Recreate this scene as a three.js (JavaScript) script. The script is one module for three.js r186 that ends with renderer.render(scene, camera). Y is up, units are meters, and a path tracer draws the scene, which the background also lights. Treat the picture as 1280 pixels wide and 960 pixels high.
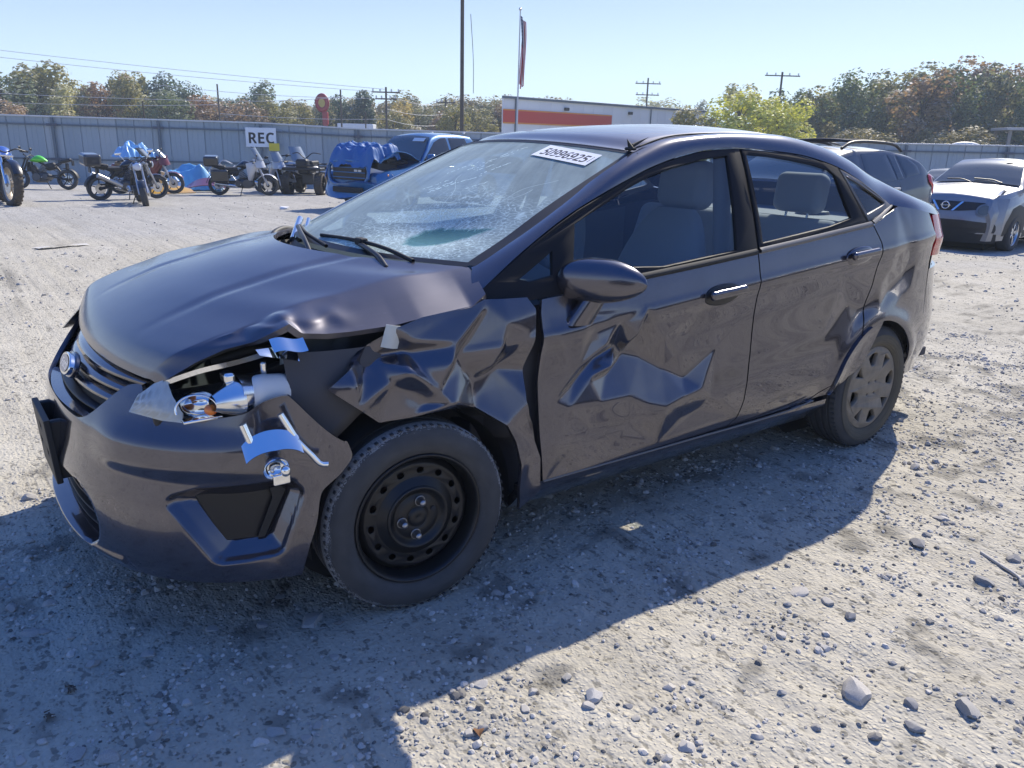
import * as THREE from 'three';
import { mergeGeometries, mergeVertices, toCreasedNormals } from 'three/addons/utils/BufferGeometryUtils.js';
import { RoundedBoxGeometry } from 'three/addons/geometries/RoundedBoxGeometry.js';
import { createNoise2D, createNoise3D } from 'simplex-noise';

// ---------- camera, sky, sun, exposure ----------
const scene = new THREE.Scene();
const camera = new THREE.PerspectiveCamera(51.46, 1024 / 768, 0.05, 1500);
camera.position.set(-1.098, 1.405, 2.733);
camera.rotation.set(THREE.MathUtils.degToRad(-17.14), THREE.MathUtils.degToRad(-36.8), THREE.MathUtils.degToRad(1.42), 'YXZ');
scene.add(camera);
const renderer = new THREE.WebGLRenderer({ antialias: true });
renderer.toneMapping = THREE.LinearToneMapping;
renderer.toneMappingExposure = 1.36;
renderer.shadowMap.enabled = true;
renderer.shadowMap.type = THREE.PCFSoftShadowMap;
const SUN = new THREE.Vector3(1.12, 1, -0.43).normalize();
{
  const W = 1024, H = 512, data = new Float32Array(W * H * 4);
  const mix = (a, b, t) => a + (b - a) * t;
  for (let j = 0; j < H; j++) for (let i = 0; i < W; i++) {
    const el = ((j + 0.5) / H - 0.5) * Math.PI, az = ((i + 0.5) / W - 0.5) * 2 * Math.PI;
    const y = Math.sin(el), c = Math.cos(el), dx = Math.cos(az) * c, dz = Math.sin(az) * c;
    const cs = Math.max(0, dx * SUN.x + y * SUN.y + dz * SUN.z);
    const t = Math.pow(1 - Math.max(y, 0), 5.2), k = (j * W + i) * 4;
    const glow = 0.14 * Math.pow(cs, 4) + 0.45 * Math.pow(cs, 18) + 1.6 * Math.pow(cs, 110);
    const haze = t * (0.12 + 0.3 * cs * cs);
    let r = mix(0.036, 0.66, t) + glow * 1.0 + haze * 0.8;
    let g = mix(0.135, 0.83, t) + glow * 0.98 + haze * 1.0;
    let b = mix(0.50, 1.02, t) + glow * 0.93 + haze * 0.75;
    if (y < 0) { const q = Math.min(1, -y * 12); r = mix(r, 0.22, q); g = mix(g, 0.2, q); b = mix(b, 0.17, q); }
    data[k] = r; data[k + 1] = g; data[k + 2] = b; data[k + 3] = 1;
  }
  const sky = new THREE.DataTexture(data, W, H, THREE.RGBAFormat, THREE.FloatType);
  sky.mapping = THREE.EquirectangularReflectionMapping; sky.magFilter = THREE.LinearFilter; sky.minFilter = THREE.LinearFilter; sky.wrapS = THREE.RepeatWrapping;
  sky.needsUpdate = true;
  scene.background = sky; scene.environment = sky;
}
const sun = new THREE.DirectionalLight(new THREE.Color().setRGB(1.0, 0.92, 0.79), 4.9);
sun.position.copy(SUN).multiplyScalar(60); sun.castShadow = true;
sun.shadow.mapSize.set(4096, 4096);
Object.assign(sun.shadow.camera, { left: -45, right: 45, top: 45, bottom: -45, near: 1, far: 160 });
scene.add(sun, sun.target);

// ---------- small helpers ----------
const { clamp, lerp, smoothstep, degToRad: rad } = THREE.MathUtils;
scene.fog = new THREE.FogExp2(new THREE.Color().setRGB(.62, .72, .80), .0017);
const TAU = Math.PI * 2;
function mulberry(a) { return () => { a |= 0; a = a + 0x6D2B79F5 | 0; let t = Math.imul(a ^ a >>> 15, 1 | a); t = t + Math.imul(t ^ t >>> 7, 61 | t) ^ t; return ((t ^ t >>> 14) >>> 0) / 4294967296; }; }
const rnd = mulberry(11), n2 = createNoise2D(mulberry(5)), n3 = createNoise3D(mulberry(6));
const rr = (a, b, r = rnd) => a + (b - a) * r();
const lin = (r, g, b) => new THREE.Color().setRGB(r, g, b);
const hex = h => new THREE.Color(h);
const V = (x, y, z) => new THREE.Vector3(x, y, z);
const fbm = (x, y, o = 4) => { let s = 0, a = 0.5, f = 1; for (let i = 0; i < o; i++) { s += a * n2(x * f, y * f); a *= 0.5; f *= 2.03; } return s; };
// piecewise linear and monotone cubic functions through points
function pl(p) { return x => { if (x <= p[0][0]) return p[0][1]; for (let i = 1; i < p.length; i++) if (x <= p[i][0]) { const t = (x - p[i - 1][0]) / (p[i][0] - p[i - 1][0]); return lerp(p[i - 1][1], p[i][1], t); } return p[p.length - 1][1]; }; }
function mono(p) {
  const n = p.length, d = [], m = [];
  for (let i = 0; i < n - 1; i++) d.push((p[i + 1][1] - p[i][1]) / (p[i + 1][0] - p[i][0]));
  m[0] = d[0]; m[n - 1] = d[n - 2];
  for (let i = 1; i < n - 1; i++) m[i] = d[i - 1] * d[i] <= 0 ? 0 : 2 * d[i - 1] * d[i] / (d[i - 1] + d[i]);
  return x => {
    if (x <= p[0][0]) return p[0][1]; if (x >= p[n - 1][0]) return p[n - 1][1];
    let i = 0; while (x > p[i + 1][0]) i++;
    const h = p[i + 1][0] - p[i][0], t = (x - p[i][0]) / h, t2 = t * t, t3 = t2 * t;
    return (2 * t3 - 3 * t2 + 1) * p[i][1] + (t3 - 2 * t2 + t) * h * m[i] + (-2 * t3 + 3 * t2) * p[i + 1][1] + (t3 - t2) * h * m[i + 1];
  };
}
// arc-length curve through 2-D or 3-D points, straight or smooth: t -> [x, y, z]
function curve(pts, smooth = false) {
  const v = pts.map(p => V(p[0], p[1], p[2] || 0));
  if (smooth && v.length > 2) { const c = new THREE.CatmullRomCurve3(v, false, 'centripetal'); c.arcLengthDivisions = 200; return t => { const p = c.getPointAt(clamp(t, 0, 1)); return [p.x, p.y, p.z]; }; }
  const L = [0]; for (let i = 1; i < v.length; i++) L.push(L[i - 1] + v[i].distanceTo(v[i - 1]));
  return t => { const s = clamp(t, 0, 1) * L[L.length - 1]; let i = 1; while (i < L.length - 1 && s > L[i]) i++; const q = (s - L[i - 1]) / (L[i] - L[i - 1] || 1); const p = v[i - 1].clone().lerp(v[i], q); return [p.x, p.y, p.z]; };
}
function coons(B, T, L, R) {
  return (u, v) => { const b = B(u), t = T(u), l = L(v), r = R(v), b0 = B(0), b1 = B(1), t0 = T(0), t1 = T(1), o = [];
    for (let k = 0; k < 3; k++) o.push((1 - v) * b[k] + v * t[k] + (1 - u) * l[k] + u * r[k] - ((1 - u) * (1 - v) * b0[k] + u * (1 - v) * b1[k] + (1 - u) * v * t0[k] + u * v * t1[k]));
    return o; };
}
// a grid surface; edge > 0 folds its rim inwards by that much; uv in metres
function grid(nu, nv, f, { edge = 0, out = [0, 0, 1], flip = false, keep = null } = {}) {
  const P = [], UV = [], I = [], id = (i, j) => j * (nu + 1) + i;
  for (let j = 0; j <= nv; j++) for (let i = 0; i <= nu; i++) P.push(f(i / nu, j / nv));
  const dist = (a, b) => Math.hypot(a[0] - b[0], a[1] - b[1], a[2] - b[2]);
  let lu = 0, lv = 0; const mj = nv >> 1, mi = nu >> 1;
  for (let i = 0; i < nu; i++) lu += dist(P[id(i, mj)], P[id(i + 1, mj)]);
  for (let j = 0; j < nv; j++) lv += dist(P[id(mi, j)], P[id(mi, j + 1)]);
  for (let j = 0; j <= nv; j++) for (let i = 0; i <= nu; i++) UV.push(i / nu * lu, j / nv * lv);
  for (let j = 0; j < nv; j++) for (let i = 0; i < nu; i++) { if (keep && !keep((i + .5) / nu, (j + .5) / nv)) continue; const a = id(i, j), b = id(i + 1, j), c = id(i + 1, j + 1), d = id(i, j + 1); flip ? I.push(a, c, b, a, d, c) : I.push(a, b, c, a, c, d); }
  const g = new THREE.BufferGeometry();
  g.setAttribute('position', new THREE.Float32BufferAttribute(P.flat(), 3));
  g.setAttribute('uv', new THREE.Float32BufferAttribute(UV, 2));
  g.setIndex(I); g.computeVertexNormals();
  if (!edge) return g;
  const N = g.attributes.normal, mid = id(mi, mj), s = Math.sign(N.getX(mid) * out[0] + N.getY(mid) * out[1] + N.getZ(mid) * out[2]) || 1;
  const ring = []; for (let i = 0; i < nu; i++) ring.push(id(i, 0)); for (let j = 0; j < nv; j++) ring.push(id(nu, j)); for (let i = nu; i > 0; i--) ring.push(id(i, nv)); for (let j = nv; j > 0; j--) ring.push(id(0, j));
  const rp = [], ri = [], ru = [];
  ring.forEach((k, q) => { const p = P[k], e = edge * s; rp.push(...p, p[0] - N.getX(k) * e, p[1] - N.getY(k) * e, p[2] - N.getZ(k) * e); ru.push(0, 0, .01, .01); const a = q * 2, b = (q + 1) % ring.length * 2; ri.push(a, b, b + 1, a, b + 1, a + 1); });
  const r = new THREE.BufferGeometry(); r.setAttribute('position', new THREE.Float32BufferAttribute(rp, 3)); r.setAttribute('uv', new THREE.Float32BufferAttribute(ru, 2)); r.setIndex(ri); r.computeVertexNormals();
  return mergeGeometries([g, r]);
}
const numbers = {};
function numbered(n) { const k = numbers[n] = (numbers[n] ?? -1) + 1; return k ? n + '_' + String(k).padStart(3, '0') : n; }
function tag(o, label, category, group) { o.userData.label = label; if (category) o.userData.category = category; if (group) o.userData.group = group; return o; }
function thing(name, label, category, [x, y, z] = [0, 0, 0], turn = 0, group) {
  const o = new THREE.Group(); o.name = numbered(name); o.position.set(x, y, z); o.rotation.y = turn; scene.add(o); return tag(o, label, category, group);
}
function clean(g) { g = g.index ? g.toNonIndexed() : g; for (const k of Object.keys(g.attributes)) if (!['position', 'normal', 'uv'].includes(k)) g.deleteAttribute(k); if (!g.attributes.uv) g.setAttribute('uv', new THREE.Float32BufferAttribute(new Float32Array(g.attributes.position.count * 2), 2)); return g; }
function merge(list) { return list.length === 1 ? list[0] : mergeGeometries(list.map(clean)); }
function obj(name, geo, mat, parent = scene, label) {
  const m = new THREE.Mesh(Array.isArray(geo) ? merge(geo) : geo, mat); m.name = parent === scene ? numbered(name) : name; m.castShadow = m.receiveShadow = true;
  if (label) m.userData.label = label; parent.add(m); return m;
}
const struct = (name, geo, mat, label) => { const m = obj(name, geo, mat); m.userData.kind = 'structure'; if (label) m.userData.label = label; return m; };
const box = (w, h, d, x = 0, y = 0, z = 0, r = 0.008) => { const g = r ? new RoundedBoxGeometry(w, h, d, 2, Math.min(r, w / 2.01, h / 2.01, d / 2.01)) : new THREE.BoxGeometry(w, h, d); return g.translate(x, y, z); };
const rod = (a, b, r0, r1 = r0, seg = 10) => { const A = V(...a), B = V(...b), d = B.clone().sub(A), g = new THREE.CylinderGeometry(r1, r0, d.length(), seg); g.applyQuaternion(new THREE.Quaternion().setFromUnitVectors(V(0, 1, 0), d.normalize())); return g.translate((A.x + B.x) / 2, (A.y + B.y) / 2, (A.z + B.z) / 2); };
const tube = (pts, r, seg = 24, rs = 8, closed = false) => new THREE.TubeGeometry(new THREE.CatmullRomCurve3(pts.map(p => V(...p)), closed, 'centripetal'), seg, r, rs, closed);
const ball = (rx, ry, rz, x, y, z, s = 18) => new THREE.SphereGeometry(1, s, Math.round(s * .7)).scale(rx, ry, rz).translate(x, y, z);
const latheZ = (prof, seg = 64) => new THREE.LatheGeometry(prof.map(p => new THREE.Vector2(p[0], p[1])), seg).rotateX(Math.PI / 2);   // [radius, z]
const std = (color, roughness, metalness = 0, more = {}) => new THREE.MeshStandardMaterial({ color, roughness, metalness, side: THREE.DoubleSide, ...more });
const phys = (o) => new THREE.MeshPhysicalMaterial({ side: THREE.DoubleSide, ...o });
// a computed texture: f(x, y) in 0..1 -> [r, g, b, a] in 0..1 (values as stored)
function tex(W, H, f, srgb = false, repeat = [1, 1]) {
  const d = new Uint8Array(W * H * 4);
  for (let j = 0; j < H; j++) for (let i = 0; i < W; i++) { const c = f((i + .5) / W, (j + .5) / H), k = (j * W + i) * 4; for (let q = 0; q < 4; q++) d[k + q] = clamp((c[q] ?? 1) * 255, 0, 255); }
  const t = new THREE.DataTexture(d, W, H); t.wrapS = t.wrapT = THREE.RepeatWrapping; t.magFilter = THREE.LinearFilter; t.minFilter = THREE.LinearMipmapLinearFilter; t.generateMipmaps = true;
  if (srgb) t.colorSpace = THREE.SRGBColorSpace; t.repeat.set(...repeat); t.needsUpdate = true; return t;
}
function canvasTex(w, h, draw) { const c = document.createElement('canvas'); c.width = w; c.height = h; draw(c.getContext('2d'), w, h); const t = new THREE.CanvasTexture(c); t.colorSpace = THREE.SRGBColorSpace; return t; }
// tiling fractal noise
function tileNoise(seed, f0, o) { const n = createNoise3D(mulberry(seed)), n4 = createNoise2D(mulberry(seed + 1)); return (x, y) => { let s = 0, a = .5, f = f0; for (let i = 0; i < o; i++) { const R = f / TAU, ax = x * TAU, ay = y * TAU; s += a * (n(Math.cos(ax) * R + 7 * i, Math.sin(ax) * R, Math.cos(ay) * R + 3) + n(Math.sin(ay) * R + 31, Math.cos(ax) * R, Math.sin(ax) * R - 9 * i)) * .6; a *= .55; f *= 2; } return s; }; }
// Delaunay triangulation of control points [x, y, d]; returns the piecewise linear d(x, y), 0 outside
function sheet(P, blur = 0.006) {
  const pts = P.map(p => [p[0], p[1]]), n = pts.length; pts.push([-50, -50], [50, -50], [0, 80]);
  let tri = [[n, n + 1, n + 2]];
  const inC = (t, p) => { const [a, b, c] = t.map(i => pts[i]), ax = a[0] - p[0], ay = a[1] - p[1], bx = b[0] - p[0], by = b[1] - p[1], cx = c[0] - p[0], cy = c[1] - p[1]; const det = (ax * ax + ay * ay) * (bx * cy - cx * by) - (bx * bx + by * by) * (ax * cy - cx * ay) + (cx * cx + cy * cy) * (ax * by - bx * ay); const or = (b[0] - a[0]) * (c[1] - a[1]) - (b[1] - a[1]) * (c[0] - a[0]); return or > 0 ? det > 0 : det < 0; };
  for (let i = 0; i < n; i++) { const bad = tri.filter(t => inC(t, pts[i])), E = {}; for (const t of bad) for (let k = 0; k < 3; k++) { const a = t[k], b = t[(k + 1) % 3], key = Math.min(a, b) + '_' + Math.max(a, b); E[key] = (E[key] || 0) + 1; } tri = tri.filter(t => !bad.includes(t)); for (const k in E) if (E[k] === 1) { const [a, b] = k.split('_').map(Number); tri.push([a, b, i]); } }
  tri = tri.filter(t => t.every(i => i < n));
  const T = tri.map(t => { const [a, b, c] = t.map(i => P[i]), den = (b[1] - c[1]) * (a[0] - c[0]) + (c[0] - b[0]) * (a[1] - c[1]); return { a, b, c, den, x0: Math.min(a[0], b[0], c[0]), x1: Math.max(a[0], b[0], c[0]), y0: Math.min(a[1], b[1], c[1]), y1: Math.max(a[1], b[1], c[1]) }; });
  const at = (x, y) => { for (const { a, b, c, den, x0, x1, y0, y1 } of T) { if (x < x0 || x > x1 || y < y0 || y > y1) continue; const l = ((b[1] - c[1]) * (x - c[0]) + (c[0] - b[0]) * (y - c[1])) / den, m = ((c[1] - a[1]) * (x - c[0]) + (a[0] - c[0]) * (y - c[1])) / den; if (l >= -1e-6 && m >= -1e-6 && l + m <= 1 + 1e-6) return l * a[2] + m * b[2] + (1 - l - m) * c[2]; } return 0; };
  const K = [[0, 0, 2]]; for (let k = 0; k < 8; k++) { K.push([Math.cos(k * TAU / 8) * blur, Math.sin(k * TAU / 8) * blur, 1]); K.push([Math.cos((k + .5) * TAU / 8) * blur * .55, Math.sin((k + .5) * TAU / 8) * blur * .55, 1.5]); }
  return (x, y) => { let s = 0, w = 0; for (const [dx, dy, q] of K) { s += q * at(x + dx, y + dy); w += q; } return s / w; };
}
// the lot falls away gently beyond the car
const VX = 0.599, VZ = -0.8007;
const along = (x, z) => (x + 1.098) * VX + (z - 2.733) * VZ;
const groundY = (x, z) => { const d = along(x, z) - 10; return -0.0265 * (d > 0 ? d * d / (d + 1.5) : 0) - .10 * smoothstep(x, 10.4, 12.2) * smoothstep(-z, -1, 1.5); };
// ---------- materials shared by vehicles ----------
const dustN = tileNoise(21, 6, 5), grainN = tileNoise(22, 40, 3);
const paintMap = tex(512, 512, (x, y) => { const d = clamp(.5 + .5 * dustN(x, y), 0, 1), s = grainN(x, y) > .42 ? .10 : 0, k = .80 + .25 * d + s; return [k, k, k]; });
const coatRough = tex(512, 512, (x, y) => { const d = clamp(.5 + .6 * dustN(y, x), 0, 1); return [0, .35 + .65 * d, 0]; });
const carPaint = phys({ color: lin(.112, .107, .128), map: paintMap, metalness: .8, roughness: .19, clearcoat: 1, clearcoatRoughness: .03, clearcoatRoughnessMap: coatRough });
const dustyPaint = phys({ color: lin(.112, .107, .128), map: paintMap, metalness: .8, roughness: .42, clearcoat: 1, clearcoatRoughness: .22, clearcoatRoughnessMap: coatRough });
const blackPlastic = std(lin(.018, .018, .019), .55), satinBlack = std(lin(.014, .014, .016), .42), darkVoid = std(lin(.03, .03, .032), .9);
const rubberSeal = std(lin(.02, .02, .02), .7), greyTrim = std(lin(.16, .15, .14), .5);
const primer = std(lin(.075, .073, .078), .85);
const frameBlack = phys({ color: lin(.014, .014, .016), roughness: .6, specularIntensity: .35 });
const chrome = std(lin(.86, .87, .88), .07, 1), dullChrome = std(lin(.6, .6, .6), .25, 1), whitePlastic = std(lin(.72, .72, .70), .45);
const sideGlass = phys({ color: lin(.84, .92, .95), transmission: 1, thickness: 0, roughness: 0, ior: 1.6 });
const clearLens = phys({ color: lin(.9, .92, .9), transmission: .75, thickness: 0, roughness: .12, ior: 1.5 });
const redLens = phys({ color: lin(.55, .012, .02), roughness: .12, clearcoat: 1, clearcoatRoughness: .03 });
const seatCloth = std(lin(.24, .25, .265), .95), seatLight = std(lin(.33, .34, .35), .95), interiorPlastic = std(lin(.12, .124, .13), .75), headliner = std(lin(.42, .41, .39), .95);
const tyreMap = tex(256, 256, (x, y) => { const d = clamp(.55 + .7 * dustN(x * 2, y * 2), 0, 1); return [.55 + .45 * d, .55 + .43 * d, .55 + .40 * d]; });
const tyreRubber = std(lin(.080, .080, .081), .85, 0, { map: tyreMap });
const scuffed = std(lin(.34, .345, .345), .95, 0, { transparent: true, map: tex(1024, 64, (x, y) => { const g = grainN(x * 6 % 1, y * .5), d = dustN(x * 3 % 1, y * .4), k = clamp(.62 + .5 * g, .2, 1), a = smoothstep(y * 1.25 - .25 + .35 * d + .35 * g, .0, .22); return [k, k, k, a]; }) });

// ---------- the shape of the sedan's body: x runs from nose to tail (front axle at 0), z is the driver's side ----------
const ysh = x => .875 + (x - 1.284) * .083;                                          // shoulder crease
const ybelt = x => { const t = x - .2; return .92 + .058 * t + .0102 * t * t; };      // foot of the windows
const Wmid = mono([[-.3, .838], [0, .846], [.4, .842], [1.2, .846], [2.0, .845], [2.45, .852], [2.7, .846]]);
const noseX = mono([[.15, -.80], [.22, -.85], [.3, -.866], [.42, -.862], [.52, -.846], [.6, -.833], [.64, -.812], [.7, -.77], [.76, -.725], [.86, -.68]]);
const tailX = mono([[.2, 3.46], [.4, 3.54], [.6, 3.55], [.8, 3.5], [1.0, 3.44], [1.15, 3.38]]);
const X0 = -.10, NF = 2.5, X1 = 2.62, NR = 2.3;
const prof = mono([[-.75, -.05], [-.65, -.036], [-.57, -.013], [-.5, -.004], [-.42, -.004], [-.3, -.013], [-.15, -.018], [-.06, -.011], [0, 0], [.03, -.009], [.12, -.036], [.2, -.066], [.3, -.12]]);
function planW(x, y) {
  if (x < X0) { const q = clamp((X0 - x) / (X0 - noseX(y)), 0, 1); return Wmid(X0) * Math.pow(Math.max(0, 1 - Math.pow(q, NF)), 1 / NF); }
  if (x > X1) { const q = clamp((x - X1) / (tailX(y) - X1), 0, 1); return Wmid(X1) * Math.pow(Math.max(0, 1 - Math.pow(q, NR)), 1 / NR); }
  return Wmid(x);
}
function flare(x, y) { let s = 0; for (const [cx, R] of [[0, .335], [2.46, .345]]) { const r = Math.hypot(x - cx, y - .30); if (y > .15) s += .014 * Math.exp(-Math.pow((r - R) / .055, 2)); } return s; }
const sideZ = (x, y) => planW(x, y) + prof(y - ysh(x)) + flare(x, y);
const glassZ = (x, y) => { const b = ybelt(x), h = y - b; return sideZ(x, b) - .004 - .46 * h - .28 * h * h - (x > 1.9 ? .05 * Math.pow((x - 1.9) / .7, 2) : 0) - (x < .9 ? .03 * Math.pow((.9 - x) / .7, 2) : 0); };
// signed distance to a polygon, negative inside
function sdPoly(P, x, y) { let d = 1e9, s = 1; for (let i = 0, j = P.length - 1; i < P.length; j = i++) { const [ax, ay] = P[i], [bx, by] = P[j], ex = bx - ax, ey = by - ay, wx = x - ax, wy = y - ay, t = clamp((wx * ex + wy * ey) / (ex * ex + ey * ey), 0, 1); d = Math.min(d, Math.hypot(wx - ex * t, wy - ey * t)); const c1 = y >= ay, c2 = y < by, c3 = ex * wy > ey * wx; if ((c1 && c2 && c3) || (!c1 && !c2 && !c3)) s = -s; } return s * d; }

// crumpled sheet metal of the driver's side: control points (x, y, push outwards)
const fenderDent = sheet([
  [-.45, .95, 0], [-.1, 1.0, 0], [.3, 1.02, 0], [.6, 1.0, 0], [.6, .2, 0], [.34, .1, 0], [-.5, .5, 0], [-.06, .885, 0], [.1, .90, 0], [.25, .925, 0], [.5, .9, 0],
  [-.271, .745, -.035], [-.21, .80, -.02], [-.14, .803, -.075], [-.047, .777, .012], [-.198, .686, .004], [-.126, .626, -.03], [-.024, .63, -.012], [.092, .658, .034],
  [.161, .751, -.045], [.122, .829, .008], [.309, .871, .012], [.394, .825, -.006], [.286, .72, -.05], [.262, .735, -.012], [.399, .609, .022], [.307, .54, .006], [.199, .613, -.022],
  [-.027, .815, -.045], [.14, .779, -.052], [-.021, .852, -.002], [.05, .70, .018], [.02, .66, -.018], [.358, .398, .004], [.346, .288, 0], [.42, .70, -.02], [.44, .45, 0], [.2, .70, -.04], [-.09, .74, -.02]], .012);
const doorDent = sheet([
  [.30, .2, 0], [.3, 1.0, 0], [1.6, 1.0, 0], [1.6, .2, 0], [.46, .30, 0], [.44, .60, 0], [.46, .86, 0], [.62, .87, 0], [.9, .86, 0], [1.2, .84, 0], [1.5, .8, 0], [1.5, .5, 0], [1.45, .36, 0], [1.0, .34, 0], [.7, .33, 0],
  [.50, .585, .008], [.585, .68, .016], [.70, .745, .020], [.855, .775, .020],                    // crest of the fold
  [.875, .755, -.035], [.80, .725, -.048], [.70, .695, -.042], [.61, .640, -.022],                // hollow under it
  [.66, .632, -.006], [.745, .665, .012], [.825, .735, .002],                                      // second, lower fold
  [.84, .69, -.052], [.76, .635, -.034], [.93, .665, -.046],
  [.56, .555, .010], [.70, .548, .008], [.84, .545, .004], [.93, .505, .010], [1.02, .478, .016], [1.12, .50, .014], [1.215, .512, .010], [1.14, .56, -.022], [1.03, .61, -.030], [1.10, .66, -.008], [1.0, .74, .002],
  [1.28, .47, 0], [1.22, .42, -.012], [1.12, .41, -.006], [1.34, .45, .003], [.66, .45, -.002], [.85, .44, -.006], [.78, .82, -.010], [.66, .80, -.006], [1.3, .66, -.004]], .011);
const rearDent = sheet([[1.5, .2, 0], [1.5, 1.1, 0], [2.5, 1.2, 0], [3.2, 1.1, 0], [3.2, .3, 0], [2.0, .3, 0], [2.1, .85, 0], [2.18, .74, -.016], [2.24, .82, .006], [2.3, .70, -.02], [2.28, .9, 0], [2.2, .62, .004], [2.4, .80, .008], [2.46, .86, 0], [2.5, .77, -.022], [2.58, .72, .006], [2.63, .84, -.02], [2.68, .76, .008], [2.72, .9, 0], [2.8, .72, 0], [2.42, .70, .004], [2.0, .6, 0]].map(([x, y, d]) => [x, y, d * .6]), .022);

const sedan = thing('damaged_sedan', 'dark purple-grey sedan with a crushed front corner, dented doors and a shattered windscreen, nearest car', 'car');
const part = (name, geo, mat, parent = sedan, label) => obj(name, geo, mat, parent, label);
const onSide = (f, dz = 0, s = 1) => ([x, y]) => [x, y, s * (f(x, y) + dz)];
const mir = g => { const c = g.clone(); c.scale(1, 1, -1); if (c.index) { const a = c.index.array; for (let i = 0; i < a.length; i += 3) { const t = a[i]; a[i] = a[i + 1]; a[i + 1] = t; } } else { for (const k in c.attributes) { const A = c.attributes[k], n = A.itemSize; for (let i = 0; i < A.count; i += 3) for (let q = 0; q < n; q++) { const t = A.array[i * n + q]; A.array[i * n + q] = A.array[(i + 1) * n + q]; A.array[(i + 1) * n + q] = t; } } } return c; };
// polygon with holes laid onto the window plane of the side
function frame(outer, holes, dz, z = glassZ) {
  const dense = L => { const o = []; L.forEach((p, i) => { const q = L[(i + 1) % L.length], n = Math.max(1, Math.ceil(Math.hypot(q[0] - p[0], q[1] - p[1]) / .03)); for (let k = 0; k < n; k++) o.push(new THREE.Vector2(lerp(p[0], q[0], k / n), lerp(p[1], q[1], k / n))); }); return o; };
  const s = new THREE.Shape(dense(outer)); for (const h of holes) s.holes.push(new THREE.Path(dense(h)));
  const g = new THREE.ExtrudeGeometry(s, { depth: .012, bevelEnabled: true, bevelThickness: .002, bevelSize: .002, bevelSegments: 2, curveSegments: 1 });
  const p = g.attributes.position; for (let i = 0; i < p.count; i++) p.setZ(i, z(p.getX(i), p.getY(i)) + dz + p.getZ(i) - .012);
  return toCreasedNormals(g, .6);
}
// ----- inner shell behind the panels, floor, engine bay -----
{
  const shell = s => grid(60, 14, (u, v) => { const x = lerp(-.36, 2.9, u); let y = lerp(.24, ybelt(clamp(x, .2, 2.5)) - .04, v); if (x < .25) y = lerp(.24, .84, v); let z = Math.min(sideZ(x, y), .83) - .055; for (const cx of [0, 2.46]) { const r = Math.hypot(x - cx, y - .30); if (r < .37) z = Math.min(z, .56); } return [x, y, s * z]; });
  part('inner_body', [shell(1), shell(-1)], primer);
  part('floor_pan', [box(2.9, .05, 1.36, 1.4, .24, 0), box(.9, .05, 1.2, 3.0, .30, 0), box(.6, .06, 1.1, -.4, .27, 0)], primer);
  part('bulkhead', box(.06, .66, 1.36, .30, .60, 0), primer);
  // wheel arch liners: half barrels
  const liner = (cx, s, R) => grid(30, 4, (u, v) => { const a = lerp(-.15, Math.PI + .15, u); return [cx + Math.cos(a) * R, .30 + Math.sin(a) * R * .98, s * lerp(.50, .80, v)]; });
  const wall = (cx, s, R) => new THREE.CircleGeometry(R, 32).translate(cx, .30, s * .52);
  for (const s of [1, -1]) { part('wheel_arch_liner', [liner(0, s, .345), wall(0, s, .345)], blackPlastic); part('wheel_arch_liner', [liner(2.46, s, .335), wall(2.46, s, .335)], blackPlastic); }
}
// ----- bonnet -----
{
  const C = curve([[-.713, .757, 0], [-.705, .785, 0], [-.675, .825, 0], [-.63, .856, 0], [-.49, .918, 0], [-.3, .978, 0], [-.15, 1.014, 0], [-.06, 1.033, 0]], true);
  const Rg = curve([[-.662, .768, .50], [-.64, .805, .545], [-.604, .845, .585], [-.52, .880, .61], [-.398, .915, .62], [-.295, .946, .62], [-.151, .968, .622], [.045, 1.003, .63], [.18, 1.008, .635], [.275, 1.017, .655]], true);
  const EL = curve([[-.646, .762, .56], [-.627, .786, .60], [-.56, .83, .635], [-.494, .861, .665], [-.43, .879, .70], [-.372, .912, .735], [-.345, .925, .742], [-.315, .897, .75], [-.25, .890, .762], [-.185, .890, .772], [-.055, .898, .792], [.02, .910, .80], [.19, .925, .803], [.246, .958, .794]]);
  const ER = curve([[-.646, .762, .56], [-.56, .79, .655], [-.45, .82, .71], [-.3, .855, .755], [0, .90, .795], [.19, .925, .803], [.252, .968, .788]], true);
  const mid = curve([[-.62, .79, .56], [-.5, .868, .635], [-.40, .865, .66], [-.34, .93, .69], [-.27, .905, .69], [-.1, .93, .70], [.05, .955, .71], [.27, 1.0, .71]]);
  const f = (u, v) => {
    const left = u < .5, t = left ? 1 - u * 2 : u * 2 - 1, c = C(v), r = Rg(v), e = left ? EL(v) : ER(v), k = .66; let o;
    if (t < k) { const q = t / k, w = q * q * .92 + q * .08; o = [lerp(c[0], r[0], q * q), lerp(c[1], r[1], w), lerp(0, r[2], q)]; }
    else { const q = (t - k) / (1 - k); o = [0, 1, 2].map(i => lerp(r[i], e[i], q)); o[1] += .016 * Math.sin(q * Math.PI) * (left ? .3 : 1); if (left) { const w = Math.sin(q * Math.PI), bz = smoothstep(v, .15, .3) * (1 - smoothstep(v, .5, .62)); o[1] += w * bz * .006 * n2(v * 9, q * 1.2); o[2] += w * bz * .014 * n2(v * 8 + 9, q * 1.2); } }
    o[1] += .004 * smoothstep(Math.abs(t - .34), 0, .05) * smoothstep(v, .1, .5) - .004;
    return [o[0], o[1], left ? o[2] : -o[2]];
  };
  part('bonnet', grid(150, 110, f, { edge: .018, out: [0, 1, 0] }), dustyPaint, sedan, 'bonnet bent up along its driver-side edge');
}
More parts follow.
